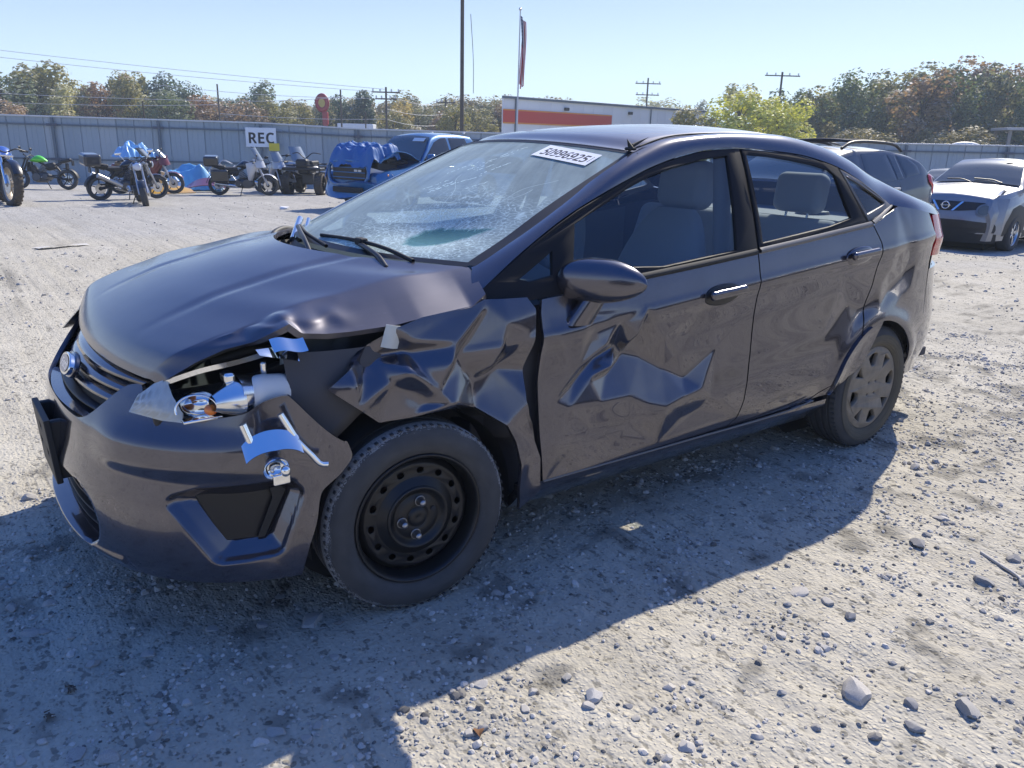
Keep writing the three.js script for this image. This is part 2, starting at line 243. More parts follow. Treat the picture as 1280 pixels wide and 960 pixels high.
// ----- front bumper -----
const fogHole = [[-.668, .468], [-.62, .490], [-.378, .512], [-.362, .492], [-.432, .303], [-.572, .283]];
const bumperTop = mono([[0, .612], [.26, .613], [.31, .622], [.46, .735], [.5, .742], [.54, .70], [.565, .678], [.62, .674], [.7, .684], [.76, .70], [.79, .735], [.81, .748], [.83, .60]]);
const bumperEnd = mono([[.2, -.385], [.3, -.357], [.384, -.33], [.46, -.314], [.516, -.25], [.557, -.222], [.6, -.235], [.65, -.252], [.74, -.295]]);
function bumperAt(s, y, dz = 0) {   // s in -1..1 around the nose
  const A = X0 - noseX(y), B = Wmid(X0) + prof(y - ysh(X0)) * .5, xe = bumperEnd(y), cm = clamp((X0 - xe) / A, 0, 1), tm = Math.acos(Math.pow(cm, NF / 2)), th = Math.abs(s) * tm;
  return [X0 - (A + dz) * Math.pow(Math.cos(th), 2 / NF), y, Math.sign(s) * (B + dz) * Math.pow(Math.sin(th), 2 / NF)];
}
{
  const inX = mono([[.24, .33], [.28, .395], [.32, .41], [.38, .385], [.42, .33], [.44, .28]]);
  const f = (u, v) => {
    const s = u * 2 - 1, z0 = Math.abs(bumperAt(s, .6)[2]), yt = bumperTop(z0), yb = .213 + .012 * s * s; let y = lerp(yb, yt, v), p = bumperAt(s, y), z = Math.abs(p[2]);
    let d = 0;
    const a = Math.min(inX(y) - z, y - .25, .432 - y); d = -.085 * smoothstep(a, -.004, .016);
    const lip = Math.exp(-Math.pow((y - .245) / .012, 2)) * (z < .5 ? 1 : 0); d += .008 * lip;
    const q = .030 - sdPoly(fogHole, -.52 + (p[0] + .52) * 1.24, .40 + (y - .40) * 1.34) / 1.29; d += -.045 * smoothstep(q, -.008, .062) - .016 * smoothstep(q, -.004, .008);
    d += .012 * smoothstep(y, .50, .56) * (1 - smoothstep(y, .60, .67)) * smoothstep(z, .35, .5) * (1 - smoothstep(z, .78, .82));
    return d ? bumperAt(s, y, d) : p;
  };
  part('front_bumper', grid(300, 90, f, { edge: .015, out: [-1, 0, 0] }), carPaint);
  // black mesh behind the lower opening
  const lg = []; for (let k = 0; k < 5; k++) lg.push(grid(40, 1, (u, v) => { const s = lerp(-.52, .52, u), y = .272 + k * .034; const p = bumperAt(s, y, -.05 - v * .03); return [p[0], y - v * .004, p[2]]; }));
  const slats = thingPart('lower_grille', sedan); part('backing', grid(40, 6, (u, v) => { const s = lerp(-.6, .6, u), y = lerp(.245, .44, v), p = bumperAt(s, y, -.082); return p; }), blackPlastic, slats);
  for (let k = 0; k < 4; k++) { const g = grid(40, 3, (u, v) => { const s = lerp(-.50, .50, u), y = .275 + k * .036 + (v < .5 ? 0 : .009), p = bumperAt(s, y, -.045 - .03 * (v === 0 || v === 1 ? 1 : 0)); return [p[0], y, p[2]]; }); part('slat', g, satinBlack, slats); }
  // the upper insert of the opening, same colour as the car
  part('bumper_insert', grid(40, 4, (u, v) => { const s = lerp(-.46, .46, u), y = lerp(.385, .43, v), p = bumperAt(s, y, -.035 - .01 * v); return p; }, { edge: .01, out: [-1, 0, 0] }), carPaint);
  // dark empty fog lamp openings
  for (const sg of [1, -1]) {
    const hole = [[-.60, .462], [-.405, .482], [-.392, .47], [-.452, .335], [-.545, .33]];
    const s = new THREE.Shape(hole.map(p => new THREE.Vector2(...p))), g = new THREE.ExtrudeGeometry(s, { depth: .006, bevelEnabled: true, bevelSize: .004, bevelThickness: .004, bevelSegments: 2 });
    const cut = new THREE.Shape([[-.43, .478], [-.405, .482], [-.392, .47], [-.452, .335], [-.47, .334], [-.425, .45]].map(p => new THREE.Vector2(...p))), h = new THREE.ExtrudeGeometry(cut, { depth: .004, bevelEnabled: false });
    const lay = (G, o) => { const p = G.attributes.position; for (let i = 0; i < p.count; i++) p.setZ(i, planW(p.getX(i), p.getY(i)) - .078 + p.getZ(i) + o); return sg > 0 ? G : mir(G); };
    const rec = thingPart('fog_lamp_recess', sedan); part('cover', lay(g, .012), satinBlack, rec); part('gap', lay(h, .025), blackPlastic, rec);
  }
}
function thingPart(name, parent) { const g = new THREE.Group(); g.name = name; parent.add(g); return g; }
// ----- grille, badge, plate bracket -----
{
  const G = thingPart('grille', sedan);
  const face = (z, y, o = 0) => { const t = (y - .61) / .145; return [lerp(-.80, -.715, t) + .13 * Math.pow(Math.abs(z) / .55, 2.2) - o, y, z]; };
  const topY = z => .752 - .004 * z, half = y => lerp(.30, .455, (y - .612) / .13);
  part('backing', grid(40, 6, (u, v) => { const y = lerp(.605, .75, v), h = half(y) + .02; return face(lerp(-h, h, u), y, -.05); }), blackPlastic, G);
  for (let k = 0; k < 4; k++) {
    const y0 = .628 + k * .031, hgt = [.008, .022, .022, .026][k];
    part('slat', grid(60, 4, (u, v) => { const y = y0 + hgt * v, h = half(y) - .002; const z = lerp(-h, h, u); return face(z, y, v === 0 ? -.03 : v === 1 ? -.018 : .006 - .012 * (v - .25)); }), k ? carPaint : satinBlack, G);
  }
  const tray = grid(50, 4, (u, v) => { const z = lerp(-.31, .31, u), p = bumperAt(z / .31 * .2, .612); return [lerp(-.828, -.775, v) + .10 * Math.pow(Math.abs(z) / .5, 2), .616 + .004 * v, z]; });
  part('lower_lip', tray, carPaint, G);
  const E = thingPart('badge', sedan); E.position.set(-.775, .70, 0); E.rotation.set(0, -Math.PI / 2 , 0); E.rotation.order = 'YXZ'; E.rotation.x = -.42;
  const ov = (a, b, d, x = 0) => { const s = new THREE.Shape(); s.absellipse(0, 0, a, b, 0, TAU); const g = new THREE.ExtrudeGeometry(s, { depth: d, bevelEnabled: true, bevelSize: .004, bevelThickness: .004, bevelSegments: 3, curveSegments: 40 }); return g.translate(0, 0, x); };
  part('rim', ov(.068, .030, .012), chrome, E);
  const logo = canvasTex(256, 112, (c, w, h) => { c.fillStyle = '#5d6f8c'; c.fillRect(0, 0, w, h); c.fillStyle = '#e6e9ee'; c.font = 'italic bold 78px serif'; c.textAlign = 'center'; c.textBaseline = 'middle'; c.fillText('Ford', w / 2, h / 2 + 2); });
  const face2 = new THREE.CircleGeometry(1, 40); face2.scale(.062, .0255, 1); face2.translate(0, 0, .0175);
  part('face', face2, phys({ map: logo, color: lin(1, 1, 1), roughness: .3, metalness: .3, clearcoat: 1 }), E);
  part('mount', ov(.075, .036, .008, -.010), carPaint, E);
  const B = thingPart('plate_bracket', sedan); B.position.set(-.862, .468, 0); B.rotation.z = .06; B.scale.set(1, 1, .84);
  const sh = new THREE.Shape([[-.155, -.10], [.155, -.10], [.155, .10], [-.155, .10]].map(p => new THREE.Vector2(...p))); for (const [a, b] of [[-.08, -.02], [.08, -.02], [0, .05]]) { const h = new THREE.Path(); h.moveTo(a - .03, b - .015); h.lineTo(a + .03, b - .015); h.lineTo(a + .03, b + .015); h.lineTo(a - .03, b + .015); sh.holes.push(h); }
  part('plate', new THREE.ExtrudeGeometry(sh, { depth: .012, bevelEnabled: true, bevelSize: .003, bevelThickness: .003, bevelSegments: 2 }).rotateY(-Math.PI / 2), blackPlastic, B);
  part('arm', [box(.05, .19, .03, .02, 0, .13), box(.05, .19, .03, .02, 0, -.13), box(.045, .03, .28, .02, -.08, 0)], blackPlastic, B);
}
let wsAt;   // point on the windscreen: (-1..1 across, 0..1 up)
// ----- roof, pillars, boot -----
const railLow = [[.205, .935], [.445, 1.072], [.653, 1.170], [.94, 1.272], [1.12, 1.326], [1.347, 1.372], [1.563, 1.390], [1.9, 1.374], [2.15, 1.330], [2.321, 1.264], [2.53, 1.157], [2.75, 1.122], [3.0, 1.085], [3.24, 1.01]];
const railTop = [[.285, 1.02, .655], [.47, 1.097, .632], [.66, 1.188, .612], [.905, 1.312, .595], [1.04, 1.366, .572], [1.25, 1.420, .545], [1.55, 1.442, .522], [1.85, 1.448, .505], [2.12, 1.424, .51], [2.36, 1.371, .53], [2.58, 1.288, .565], [2.78, 1.208, .60], [2.98, 1.158, .615], [3.27, 1.122, .57]];
const lowZ = (x, y) => x < 2.5 ? glassZ(x, y) + .006 : lerp(glassZ(2.5, 1.165) + .006, sideZ(x, y), smoothstep(x, 2.5, 2.85));
const low3 = railLow.map(([x, y]) => [x, y, lowZ(x, y)]);
const byIndex = P => { const n = P.length - 1, f = [0, 1, 2].map(k => mono(P.map((p, i) => [i / n, p[k]]))); return t => [f[0](t), f[1](t), f[2](t)]; };
const RL = byIndex(low3), RT = byIndex(railTop);
{
  const strip = (u, v) => { const a = RL(u), b = RT(u), bul = .024 + .02 * smoothstep(u, .3, .6), m = [(a[0] + b[0]) / 2, (a[1] + b[1]) / 2 + bul, (a[2] + b[2]) / 2 + bul * .9]; return [0, 1, 2].map(k => (1 - v) * (1 - v) * a[k] + 2 * v * (1 - v) * m[k] + v * v * b[k]); };
  const g = grid(160, 12, strip, { edge: .01, out: [0, .5, 1] });
  part('roof_rail', g, carPaint); part('roof_rail', mir(g), carPaint);
  const head = z => [.95 + .095 * Math.pow(z / .57, 2), 1.397 - .031 * Math.pow(z / .57, 2)];
  const cr = mono([[1.0, 1.398], [1.1, 1.430], [1.3, 1.457], [1.5, 1.473], [1.75, 1.483], [2.0, 1.476], [2.2, 1.452], [2.38, 1.412]]);
  const t0 = 4 / 13, t1 = 9.2 / 13;
  part('roof', grid(60, 70, (u, v) => {
    const w = u * 2 - 1, e = RT(lerp(t0, t1, v)), z = e[2] * w, q = 1 - w * w, f0 = head(z), fx = (1 - v) * (1 - v) * (f0[0] - 1.04);
    const xc = e[0] + fx + .05 * q * v * v, yc = lerp(e[1], Math.max(e[1] + .02, cr(xc)), q);
    return [xc, lerp(f0[1] + .004, yc, smoothstep(v, 0, .12)) - .007 * smoothstep(Math.abs(w), .955, .97) * (1 - smoothstep(Math.abs(w), .985, 1)), z];
  }, { edge: .012, out: [0, 1, 0] }), dustyPaint);
  // black clip left sticking up at the end of the roof moulding
  part('roof_moulding', [tube([[1.055, 1.378, .555], [1.25, 1.4235, .538], [1.55, 1.443, .517], [1.85, 1.447, .500]], .0035, 40, 6), box(.05, .012, .018, 1.045, 1.378, .553), new THREE.ConeGeometry(.013, .045, 6).rotateZ(.6).translate(1.04, 1.395, .55), new THREE.ConeGeometry(.008, .09, 6).rotateZ(-1.2).translate(1.10, 1.405, .548)], rubberSeal, sedan, 'black roof moulding with its end lifted off');
  // windscreen
  const base = z => [.06 + .225 * Math.pow(z / .66, 2), 1.026 - .008 * Math.pow(z / .66, 2)];
  wsAt = (z01, v, o = 0) => { const w = z01, eb = base(w * .652), f0 = head(w * .567), z = lerp(w * .652, w * .567, v); let dy = .012 * Math.sin(v * Math.PI) * (1 - w * w * .6) + o; const hx = w - .56, hv = v - .22; dy -= .035 * Math.exp(-(hx * hx / .09 + hv * hv / .02)); return [lerp(eb[0], f0[0], v) - dy * .42, lerp(eb[1], f0[1] - .003, v) + dy, z]; };
  // boot lid and rear window
  part('rear_window', grid(30, 14, (u, v) => { const w = u * 2 - 1, e = RT(lerp(9.25 / 13, 11 / 13, v)), q = 1 - w * w; return [e[0] + .07 * q, e[1] + .035 * q * (1 - v) + .004, e[2] * w * .985]; }), sideGlass);
  part('boot_lid', grid(30, 30, (u, v) => { const w = u * 2 - 1; let e; if (v < .6) { e = RT(lerp(11.05 / 13, 1, v / .6)); return [e[0] + .05 * (1 - w * w), e[1] + .012 * (1 - w * w), e[2] * w]; } const q = (v - .6) / .4; return [3.32 + .10 * Math.sin(q * 2.2) + .05 * (1 - w * w), lerp(1.122, .74, q), lerp(.57, .52, q) * w]; }, { edge: .012, out: [.3, 1, 0] }), carPaint);
}
// ----- side panels -----
{
  const fenderZ = (x, y) => sideZ(x, y) + fenderDent(x, y), doorZ = (x, y) => sideZ(x, y) + doorDent(x, y), rearZ = (x, y) => sideZ(x, y) + rearDent(x, y);
  const arch = (cx, R, a0, a1, n = 16) => { const o = []; for (let i = 0; i <= n; i++) { const a = rad(lerp(a0, a1, i / n)); o.push([cx + Math.cos(a) * R, .30 + Math.sin(a) * R]); } return o; };
  // driver's side wing, crumpled
  const wing = (D, z, s, nu, nv) => { const c = coons(curve(D.bottom), curve(D.top), curve(D.left), curve(D.right)); return grid(nu, nv, (u, v) => { const [x, y] = c(u, v); return [x, y, s * z(x, y)]; }, { edge: .012, out: [0, 0, s] }); };
  const F = { left: [[-.271, .745], [-.213, .79], [-.136, .842], [-.059, .893]], bottom: [[-.271, .745], [-.198, .686], [-.126, .626], [-.024, .630], [.071, .640], [.13, .634], [.199, .615], [.307, .540], [.34, .48], [.358, .398], [.352, .30], [.36, .235]], top: [[-.059, .893], [.021, .913], [.197, .928], [.24, .942], [.395, .935]], right: [[.36, .235], [.448, .28], [.444, .40], [.40, .52], [.378, .61], [.388, .71], [.415, .83], [.42, .90], [.395, .935]] };
  part('front_wing', wing(F, fenderZ, 1, 110, 90), carPaint, sedan, 'crumpled front wing');
  const FR = { left: [[-.30, .70], [-.30, .8], [-.25, .86]], bottom: [[-.30, .70], [-.30, .46], ...arch(0, .335, 150, 8), [.36, .235]], top: [[-.25, .86], [.021, .91], [.197, .928], [.24, .942], [.42, .94]], right: [[.36, .235], [.44, .28], [.44, .9], [.42, .94]] };
  part('front_wing', wing(FR, sideZ, -1, 50, 40), carPaint, sedan);
  const b0 = x => ybelt(x) - .012;
  const FD = { left: [[.458, .315], [.446, .45], [.433, .657], [.441, .882], [.452, b0(.45)]], right: [[1.40, .315], [1.455, .345], [1.485, .416], [1.503, .6], [1.505, .732], [1.502, .886], [1.508, b0(1.508)]], bottom: [[.458, .315], [1.40, .315]], top: Array.from({ length: 14 }, (_, i) => { const x = lerp(.452, 1.508, i / 13); return [x, b0(x)]; }) };
  const FDs = { ...FD };
  const RD = { left: FD.right.map(([x, y]) => [x + .007, y]), right: [[1.80, .315], [1.90, .322], [1.99, .335], [2.119, .385], [2.20, .47], [2.263, .566], [2.291, .656], [2.331, .817], [2.350, .93], [2.348, 1.0], [2.30, b0(2.3)]], bottom: [[1.407, .315], [1.80, .315]], top: Array.from({ length: 10 }, (_, i) => { const x = lerp(1.515, 2.30, i / 9); return [x, b0(x)]; }) };
  const QP = { left: RD.right.map(([x, y]) => [x + .008, y - (y < .34 ? .004 : 0)]), bottom: [[1.808, .311], [1.95, .318], [2.10, .335], ...arch(2.445, .338, 172, 20, 24), [2.775, .36], [2.80, .33]], right: [[2.80, .33], [2.86, .5], [2.88, .7], [2.875, .85], [2.86, 1.0], [2.80, 1.113]], top: [[2.308, b0(2.3)], [2.42, 1.118], [2.53, 1.150], [2.66, 1.135], [2.80, 1.113]] };
  const RQ = { left: QP.left, bottom: QP.bottom, right: QP.right, top: QP.top };
  for (const s of [1, -1]) {
    const fd = thingPart('front_door', sedan), rd = thingPart('rear_door', sedan);
    if (s > 0) fd.userData.label = 'front door with a deep creased dent';
    part('skin', wing(FD, s > 0 ? doorZ : sideZ, s, s > 0 ? 150 : 50, s > 0 ? 110 : 40), carPaint, fd);
    part('skin', wing(RD, s > 0 ? rearZ : sideZ, s, s > 0 ? 90 : 40, s > 0 ? 90 : 40), carPaint, rd);
    part('quarter_panel', wing(RQ, s > 0 ? rearZ : sideZ, s, s > 0 ? 110 : 60, s > 0 ? 80 : 40), carPaint);
    // window frames and glass
    const low = (a, b) => { const o = []; for (let i = 0; i <= 12; i++) { const x = lerp(a, b, i / 12); o.push([x, railY(x) - .004]); } return o; };
    const belt = (a, b, o = -.010) => Array.from({ length: 9 }, (_, i) => { const x = lerp(a, b, i / 8); return [x, ybelt(x) + o]; });
    const gF = [[.603, 1.004], [.66, 1.140], [.93, 1.244], [1.06, 1.286], [1.203, 1.319], [1.35, 1.345], [1.511, 1.361], [1.395, 1.018], [1.0, .985]];
    const gT = [[.392, .985], [.545, 1.064], [.522, .986], [.43, .972]];
    const gR = [[1.62, 1.364], [1.76, 1.357], [1.892, 1.343], [2.02, 1.326], [2.118, 1.306], [2.150, 1.285], [2.172, 1.108], [2.0, 1.080], [1.549, 1.036]];
    const gQ = [[2.215, 1.285], [2.3, 1.252], [2.40, 1.206], [2.482, 1.166], [2.47, 1.155], [2.30, 1.118]];
    const put = g => s > 0 ? g : mir(g);
    part('window_frame', put(frame([...belt(.25, 1.505), ...low(1.592, .25).slice(0)], [gF, gT], .004)), frameBlack, fd);
    part('window_frame', put(frame([...belt(1.52, 2.285), [2.235, 1.2], [2.185, 1.315], ...low(2.18, 1.61)], [gR], .004)), frameBlack, rd);
    part('quarter_window_frame', put(frame([[2.30, 1.092], [2.45, 1.125], [2.535, 1.152], ...low(2.52, 2.20), [2.245, 1.2]], [gQ], .005)), greyTrim);
    const pane = (L, name, par) => { const g = frame(L.map(p => p), [], -.006); part(name, put(g.clone()), sideGlass, par); };
    const flat = L => { const m = L.reduce((a, p) => [a[0] + p[0] / L.length, a[1] + p[1] / L.length], [0, 0]); const ring = curve([...L, L[0]]); return put(grid(60, 8, (u, v) => { const p = ring(u), x = lerp(m[0], p[0], v), y = lerp(m[1], p[1], v) ; return [x, y, glassZ(x, y) - .004]; })); };
    part('window', flat(gF), sideGlass, fd); part('quarter_light', flat(gT), sideGlass, fd); part('window', flat(gR), sideGlass, rd); part('quarter_window', flat(gQ), sideGlass);
    // waist moulding; the rear lengths are coloured lighter to show sun on them
    const mould = (a, b) => put(grid(40, 3, (u, v) => { const x = lerp(a, b, u), y = ybelt(x) - .016 + .024 * v; return [x, y, sideZ(x, ybelt(x) - .012) + [.001, .008, .007, -.004][Math.round(v * 3)]]; }));
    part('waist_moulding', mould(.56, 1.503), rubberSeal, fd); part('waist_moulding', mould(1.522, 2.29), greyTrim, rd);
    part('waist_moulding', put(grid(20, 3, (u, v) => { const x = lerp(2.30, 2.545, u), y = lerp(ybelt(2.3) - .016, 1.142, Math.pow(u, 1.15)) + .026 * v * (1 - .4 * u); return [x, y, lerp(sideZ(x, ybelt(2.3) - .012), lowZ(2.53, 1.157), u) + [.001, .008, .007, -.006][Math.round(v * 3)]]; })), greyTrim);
    // sill
    part('sill', put(grid(80, 8, (u, v) => { const x = lerp(.37, 2.11, u), y = lerp(.205, .308, v), q = v > .87 ? -.004 : 0; return [x, y, .832 - .075 * Math.pow(1 - v, 1.6) + q]; }, { edge: .03, out: [0, 0, 1] })), carPaint);
    part('sill_strip', put(tube([[.46, .311, .838], [1.1, .311, .842], [1.8, .311, .841], [1.98, .327, .843]], .004, 30, 6)), greyTrim);
    // handles
    for (const [par, hx, hy] of [[fd, 1.285, .872], [rd, 2.185, .958]]) {
      const zz = sideZ(hx, hy) - .006;
      const h = new RoundedBoxGeometry(.20, .034, .026, 6, .013).rotateZ(.06); h.translate(hx + .005, hy + .006, zz + .030);
      const bowl = new THREE.SphereGeometry(1, 24, 16).scale(.105, .040, .012).rotateZ(.06).translate(hx, hy - .004, zz + .003);
      const hd = thingPart('door_handle', par); part('grip', put(h), carPaint, hd); part('bowl', put(bowl), par === fd ? satinBlack : carPaint, hd);
    }
  }
  part('fuel_flap', grid(1, 40, (u, v) => { const a = v * TAU, r = .001 + .068 * u, x = 2.575 + r * Math.cos(a), y = .895 + r * 1.0 * Math.sin(a); return [x, y, rearZ(x, y) + .003 - .004 * u]; }), carPaint);
}
function railY(x) { for (let i = 1; i < railLow.length; i++) if (x <= railLow[i][0]) { const a = railLow[i - 1], b = railLow[i]; return lerp(a[1], b[1], (x - a[0]) / (b[0] - a[0])); } return 1; }
// ----- tail -----
{
  const end = (s, y) => { const A = tailX(y) - X1, B = Wmid(X1) + prof(y - ysh(X1)), th = Math.abs(s) * Math.PI / 2; return [X1 + A * Math.pow(Math.cos(th), 2 / NR), y, Math.sign(s) * B * Math.pow(Math.sin(th), 2 / NR)]; };
  const cut = (s, y, x0) => { const A = tailX(y) - X1, tm = Math.acos(Math.pow(clamp((x0 - X1) / A, 0, 1), NR / 2)); return end(s * tm / (Math.PI / 2), y); };
  part('rear_bumper', grid(100, 30, (u, v) => { const y = lerp(.30, .84, v); return cut(u * 2 - 1, y, lerp(2.81, 2.888, smoothstep(y, .3, .7))); }, { edge: .015, out: [1, 0, 0] }), carPaint);
  for (const s of [1, -1]) part('tail_light', grid(24, 20, (u, v) => { const y = lerp(.905, 1.10, v); const p = cut(lerp(.78, .998, u), y, lerp(2.885, 2.83, v) + .03 * v); return [p[0], y, s * (p[2] + .012 * Math.sin(u * Math.PI))]; }, { edge: .02, out: [.5, 0, s] }), redLens);
  part('tail_panel', grid(40, 12, (u, v) => { const y = lerp(.82, 1.12, v), p = end((u * 2 - 1) * .74, y); return [p[0] - .04, y, p[2]]; }), carPaint);
}
// ----- windscreen, shattered and dusty -----
{
  // what lies on the glass: road film, crushed white glass round the blow, long bright cracks; a teal sky reflection is painted over the middle
  const W = 1024, H = 1024, r = mulberry(77), cells = [], hub = [.80, .21];
  for (let i = 0; i < 3200; i++) { const a = r() * TAU, d = Math.pow(r(), 1.25) * .6; cells.push([hub[0] + Math.cos(a) * d * .9, hub[1] + Math.sin(a) * d]); }
  const G = 60, bins = Array.from({ length: G * G }, () => []); cells.forEach(c => { const i = Math.floor(c[0] * G), j = Math.floor(c[1] * G); if (i >= 0 && j >= 0 && i < G && j < G) bins[j * G + i].push(c); });
  const edgeDist = (x, y) => { let a = 9, b = 9; const gi = Math.floor(x * G), gj = Math.floor(y * G); for (let R = 2, j = Math.max(0, gj - R); j <= Math.min(G - 1, gj + R); j++) for (let i = Math.max(0, gi - R); i <= Math.min(G - 1, gi + R); i++) for (const c of bins[j * G + i]) { const d = Math.hypot(c[0] - x, (c[1] - y) * .8); if (d < a) { b = a; a = d; } else if (d < b) b = d; } return b - a; };
  const spokes = []; for (let k = 0; k < 30; k++) spokes.push([r() * TAU, .10 + r() * r() * .42, r() * 9]);
  const streaks = []; for (let k = 0; k < 15; k++) streaks.push([.50 + r() * .26, .42 + r() * .42, .03 + r() * .11, -.12 - r() * .2]);
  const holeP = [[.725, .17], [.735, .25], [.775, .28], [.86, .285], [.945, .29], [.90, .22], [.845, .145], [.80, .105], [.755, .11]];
  const film = tileNoise(31, 5, 5), fine = tileNoise(33, 60, 3);
  const t = tex(W, H, (x, y) => {
    const dx = x - hub[0], dy = y - hub[1], d = Math.hypot(dx, dy * .9), n = film(x, y), f = fine(x, y);
    let film0 = .44 + .08 * n + .03 * f + .10 * film((x * 4 + y * 1.3) % 1, (y * .6 + x * .15) % 1);                     // dust, wiped in long sweeps
    const q = clamp(1 - d / .52 + .22 * n, 0, 1); film0 += q * q * .20;
    let a = clamp(film0, .05, .95), w = .66, teal = 1;
    if (d < .46) { const e = edgeDist(x, y), line = 1 - smoothstep(e, .0004, .0026), k = smoothstep(.37 + .15 * n - d, 0, .20); const l = line * k * (.4 + .6 * clamp(.5 + f, 0, 1)); a = lerp(a, .92, l * .7); w = lerp(w, .88, l); if (f > .40 && d < .24) { a = lerp(a, .9, k * .6); w = .88; } }
    for (const [sa, sl, sp] of spokes) { if (d > sl || d < .02) continue; const ang = Math.atan2(dy, dx) - sa - .035 * Math.sin(d * 26 + sp), off = Math.abs(Math.sin(ang)) * d; if (Math.cos(ang) > 0 && off < .0008) { a = Math.max(a, .74); w = .84; } }
    for (const [sx, sy, sl, sk] of streaks) { const u = (y - sy) / sl; if (u < 0 || u > 1) continue; const off = Math.abs(x - sx + (y - sy) * sk * 1.6 + .004 * n2(y * 40, sx * 9)); if (off < .0016 && n2(y * 55, sx * 30) > -.15) { a = .92; w = .95; } }
    const h = -sdPoly(holeP, x + .010 * n, y + .014 * f + .008 * n); if (h > -.004) { const k = .9 * smoothstep(h, -.004, .022); a = lerp(a, .27 + .10 * clamp(f, 0, 1), k); w = lerp(w, .58, k); teal = lerp(1, .45, k); }  // teal tint stands in for blue sky mirrored in the clean glass
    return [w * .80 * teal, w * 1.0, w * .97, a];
  });
  t.wrapS = t.wrapT = THREE.ClampToEdgeWrapping; t.generateMipmaps = false; t.minFilter = THREE.LinearFilter;
  const gridUV = (f, nu, nv) => { const g = grid(nu, nv, f), uv = g.attributes.uv; for (let j = 0; j <= nv; j++) for (let i = 0; i <= nu; i++) uv.setXY(j * (nu + 1) + i, i / nu, j / nv); return g; };
  const S = thingPart('windscreen', sedan);
  const pane = phys({ color: lin(.60, .76, .80), transmission: 1, thickness: 0, roughness: 0, ior: 1.52 });
  part('glass', gridUV((u, v) => wsAt(u * 2 - 1, v), 60, 50), pane, S);
  part('cracked_layer', gridUV((u, v) => wsAt(u * 2 - 1, v, .0025), 60, 50), phys({ map: t, color: lin(1, 1, 1), transparent: true, roughness: .6 }), S, 'shattered glass and dust with a hole in the middle painted teal as a sky reflection');
  // black printed border
  const band = (u0, u1, v0, v1, nu, nv) => grid(nu, nv, (u, v) => wsAt(lerp(u0, u1, u), lerp(v0, v1, v), .004));
  part('seal', [band(-1, 1, -.012, .02, 40, 1), band(.98, 1.04, 0, 1, 3, 40), band(-1.04, -.98, 0, 1, 3, 40), band(-1, 1, .982, 1.004, 40, 1)], satinBlack, S);
  const stick = canvasTex(512, 128, (c, w, h) => { c.fillStyle = '#fdfdfd'; c.fillRect(0, 0, w, h); c.fillStyle = '#2a2a2c'; c.font = 'bold 104px sans-serif'; c.textAlign = 'center'; c.textBaseline = 'middle'; c.fillText('50996925', w / 2, h / 2 + 4, w * .84); c.fillRect(w * .945, h * .25, 5, h * .5); });
  stick.wrapS = stick.wrapT = THREE.ClampToEdgeWrapping;
  part('lot_sticker', gridUV((u, v) => wsAt(lerp(.405, .865, u), lerp(.855, .965, v) - .035 * u, .006), 24, 6), std(lin(.95, .95, .95), .5, 0, { map: stick }), S, 'white paper sticker with a number');
}
// ----- scuttle and wipers -----
{
  const rear = z => [.06 + .225 * Math.pow(z / .66, 2) - .012, 1.020 - .008 * Math.pow(z / .66, 2)], front = z => [-.075 + .32 * Math.pow(Math.abs(z) / .62, 2.2), 1.016 - .035 * Math.pow(Math.abs(z) / .62, 2)];
  part('scuttle_panel', grid(60, 10, (u, v) => { const z = lerp(-.64, .64, u), a = front(z), b = rear(z), q = Math.sin(v * Math.PI); return [lerp(a[0], b[0], v), lerp(a[1], b[1], v) - .03 * q - .012, z]; }), blackPlastic);
  const arm = (pts, name) => { const W = thingPart('wiper', sedan); part('arm', tube(pts, .009, 20, 8), satinBlack, W); return W; };
  const W1 = arm([[.07, 1.008, .50], [.085, 1.030, .42], [.105, 1.042, .30], [.125, 1.046, .20]]); part('blade', [tube([[.155, 1.026, .52], [.145, 1.046, .36], [.128, 1.054, .18], [.095, 1.050, -.05]], .007, 24, 6), box(.03, .025, .05, .128, 1.054, .21, .006)], rubberSeal, W1);
  const W2 = arm([[-.03, 1.018, .14], [-.005, 1.045, .04], [.045, 1.055, -.12], [.10, 1.058, -.28]]); part('blade', tube([[.03, 1.036, .14], [.06, 1.052, -.1], [.14, 1.052, -.36]], .007, 24, 6), rubberSeal, W2);
  // the far corner of the scuttle is torn open
  part('scuttle_end', [tube([[.03, 1.0, -.38], [.07, 1.015, -.46], [.15, 1.02, -.56], [.24, 1.0, -.64]], .012, 20, 8)], blackPlastic);
  part('bonnet_hinge', [rod([.10, 1.0, -.34], [.21, 1.06, -.53], .014), rod([.13, 1.0, -.30], [.235, 1.06, -.50], .009)], chrome, sedan, 'bare metal hinge strut at the far corner of the windscreen');
}
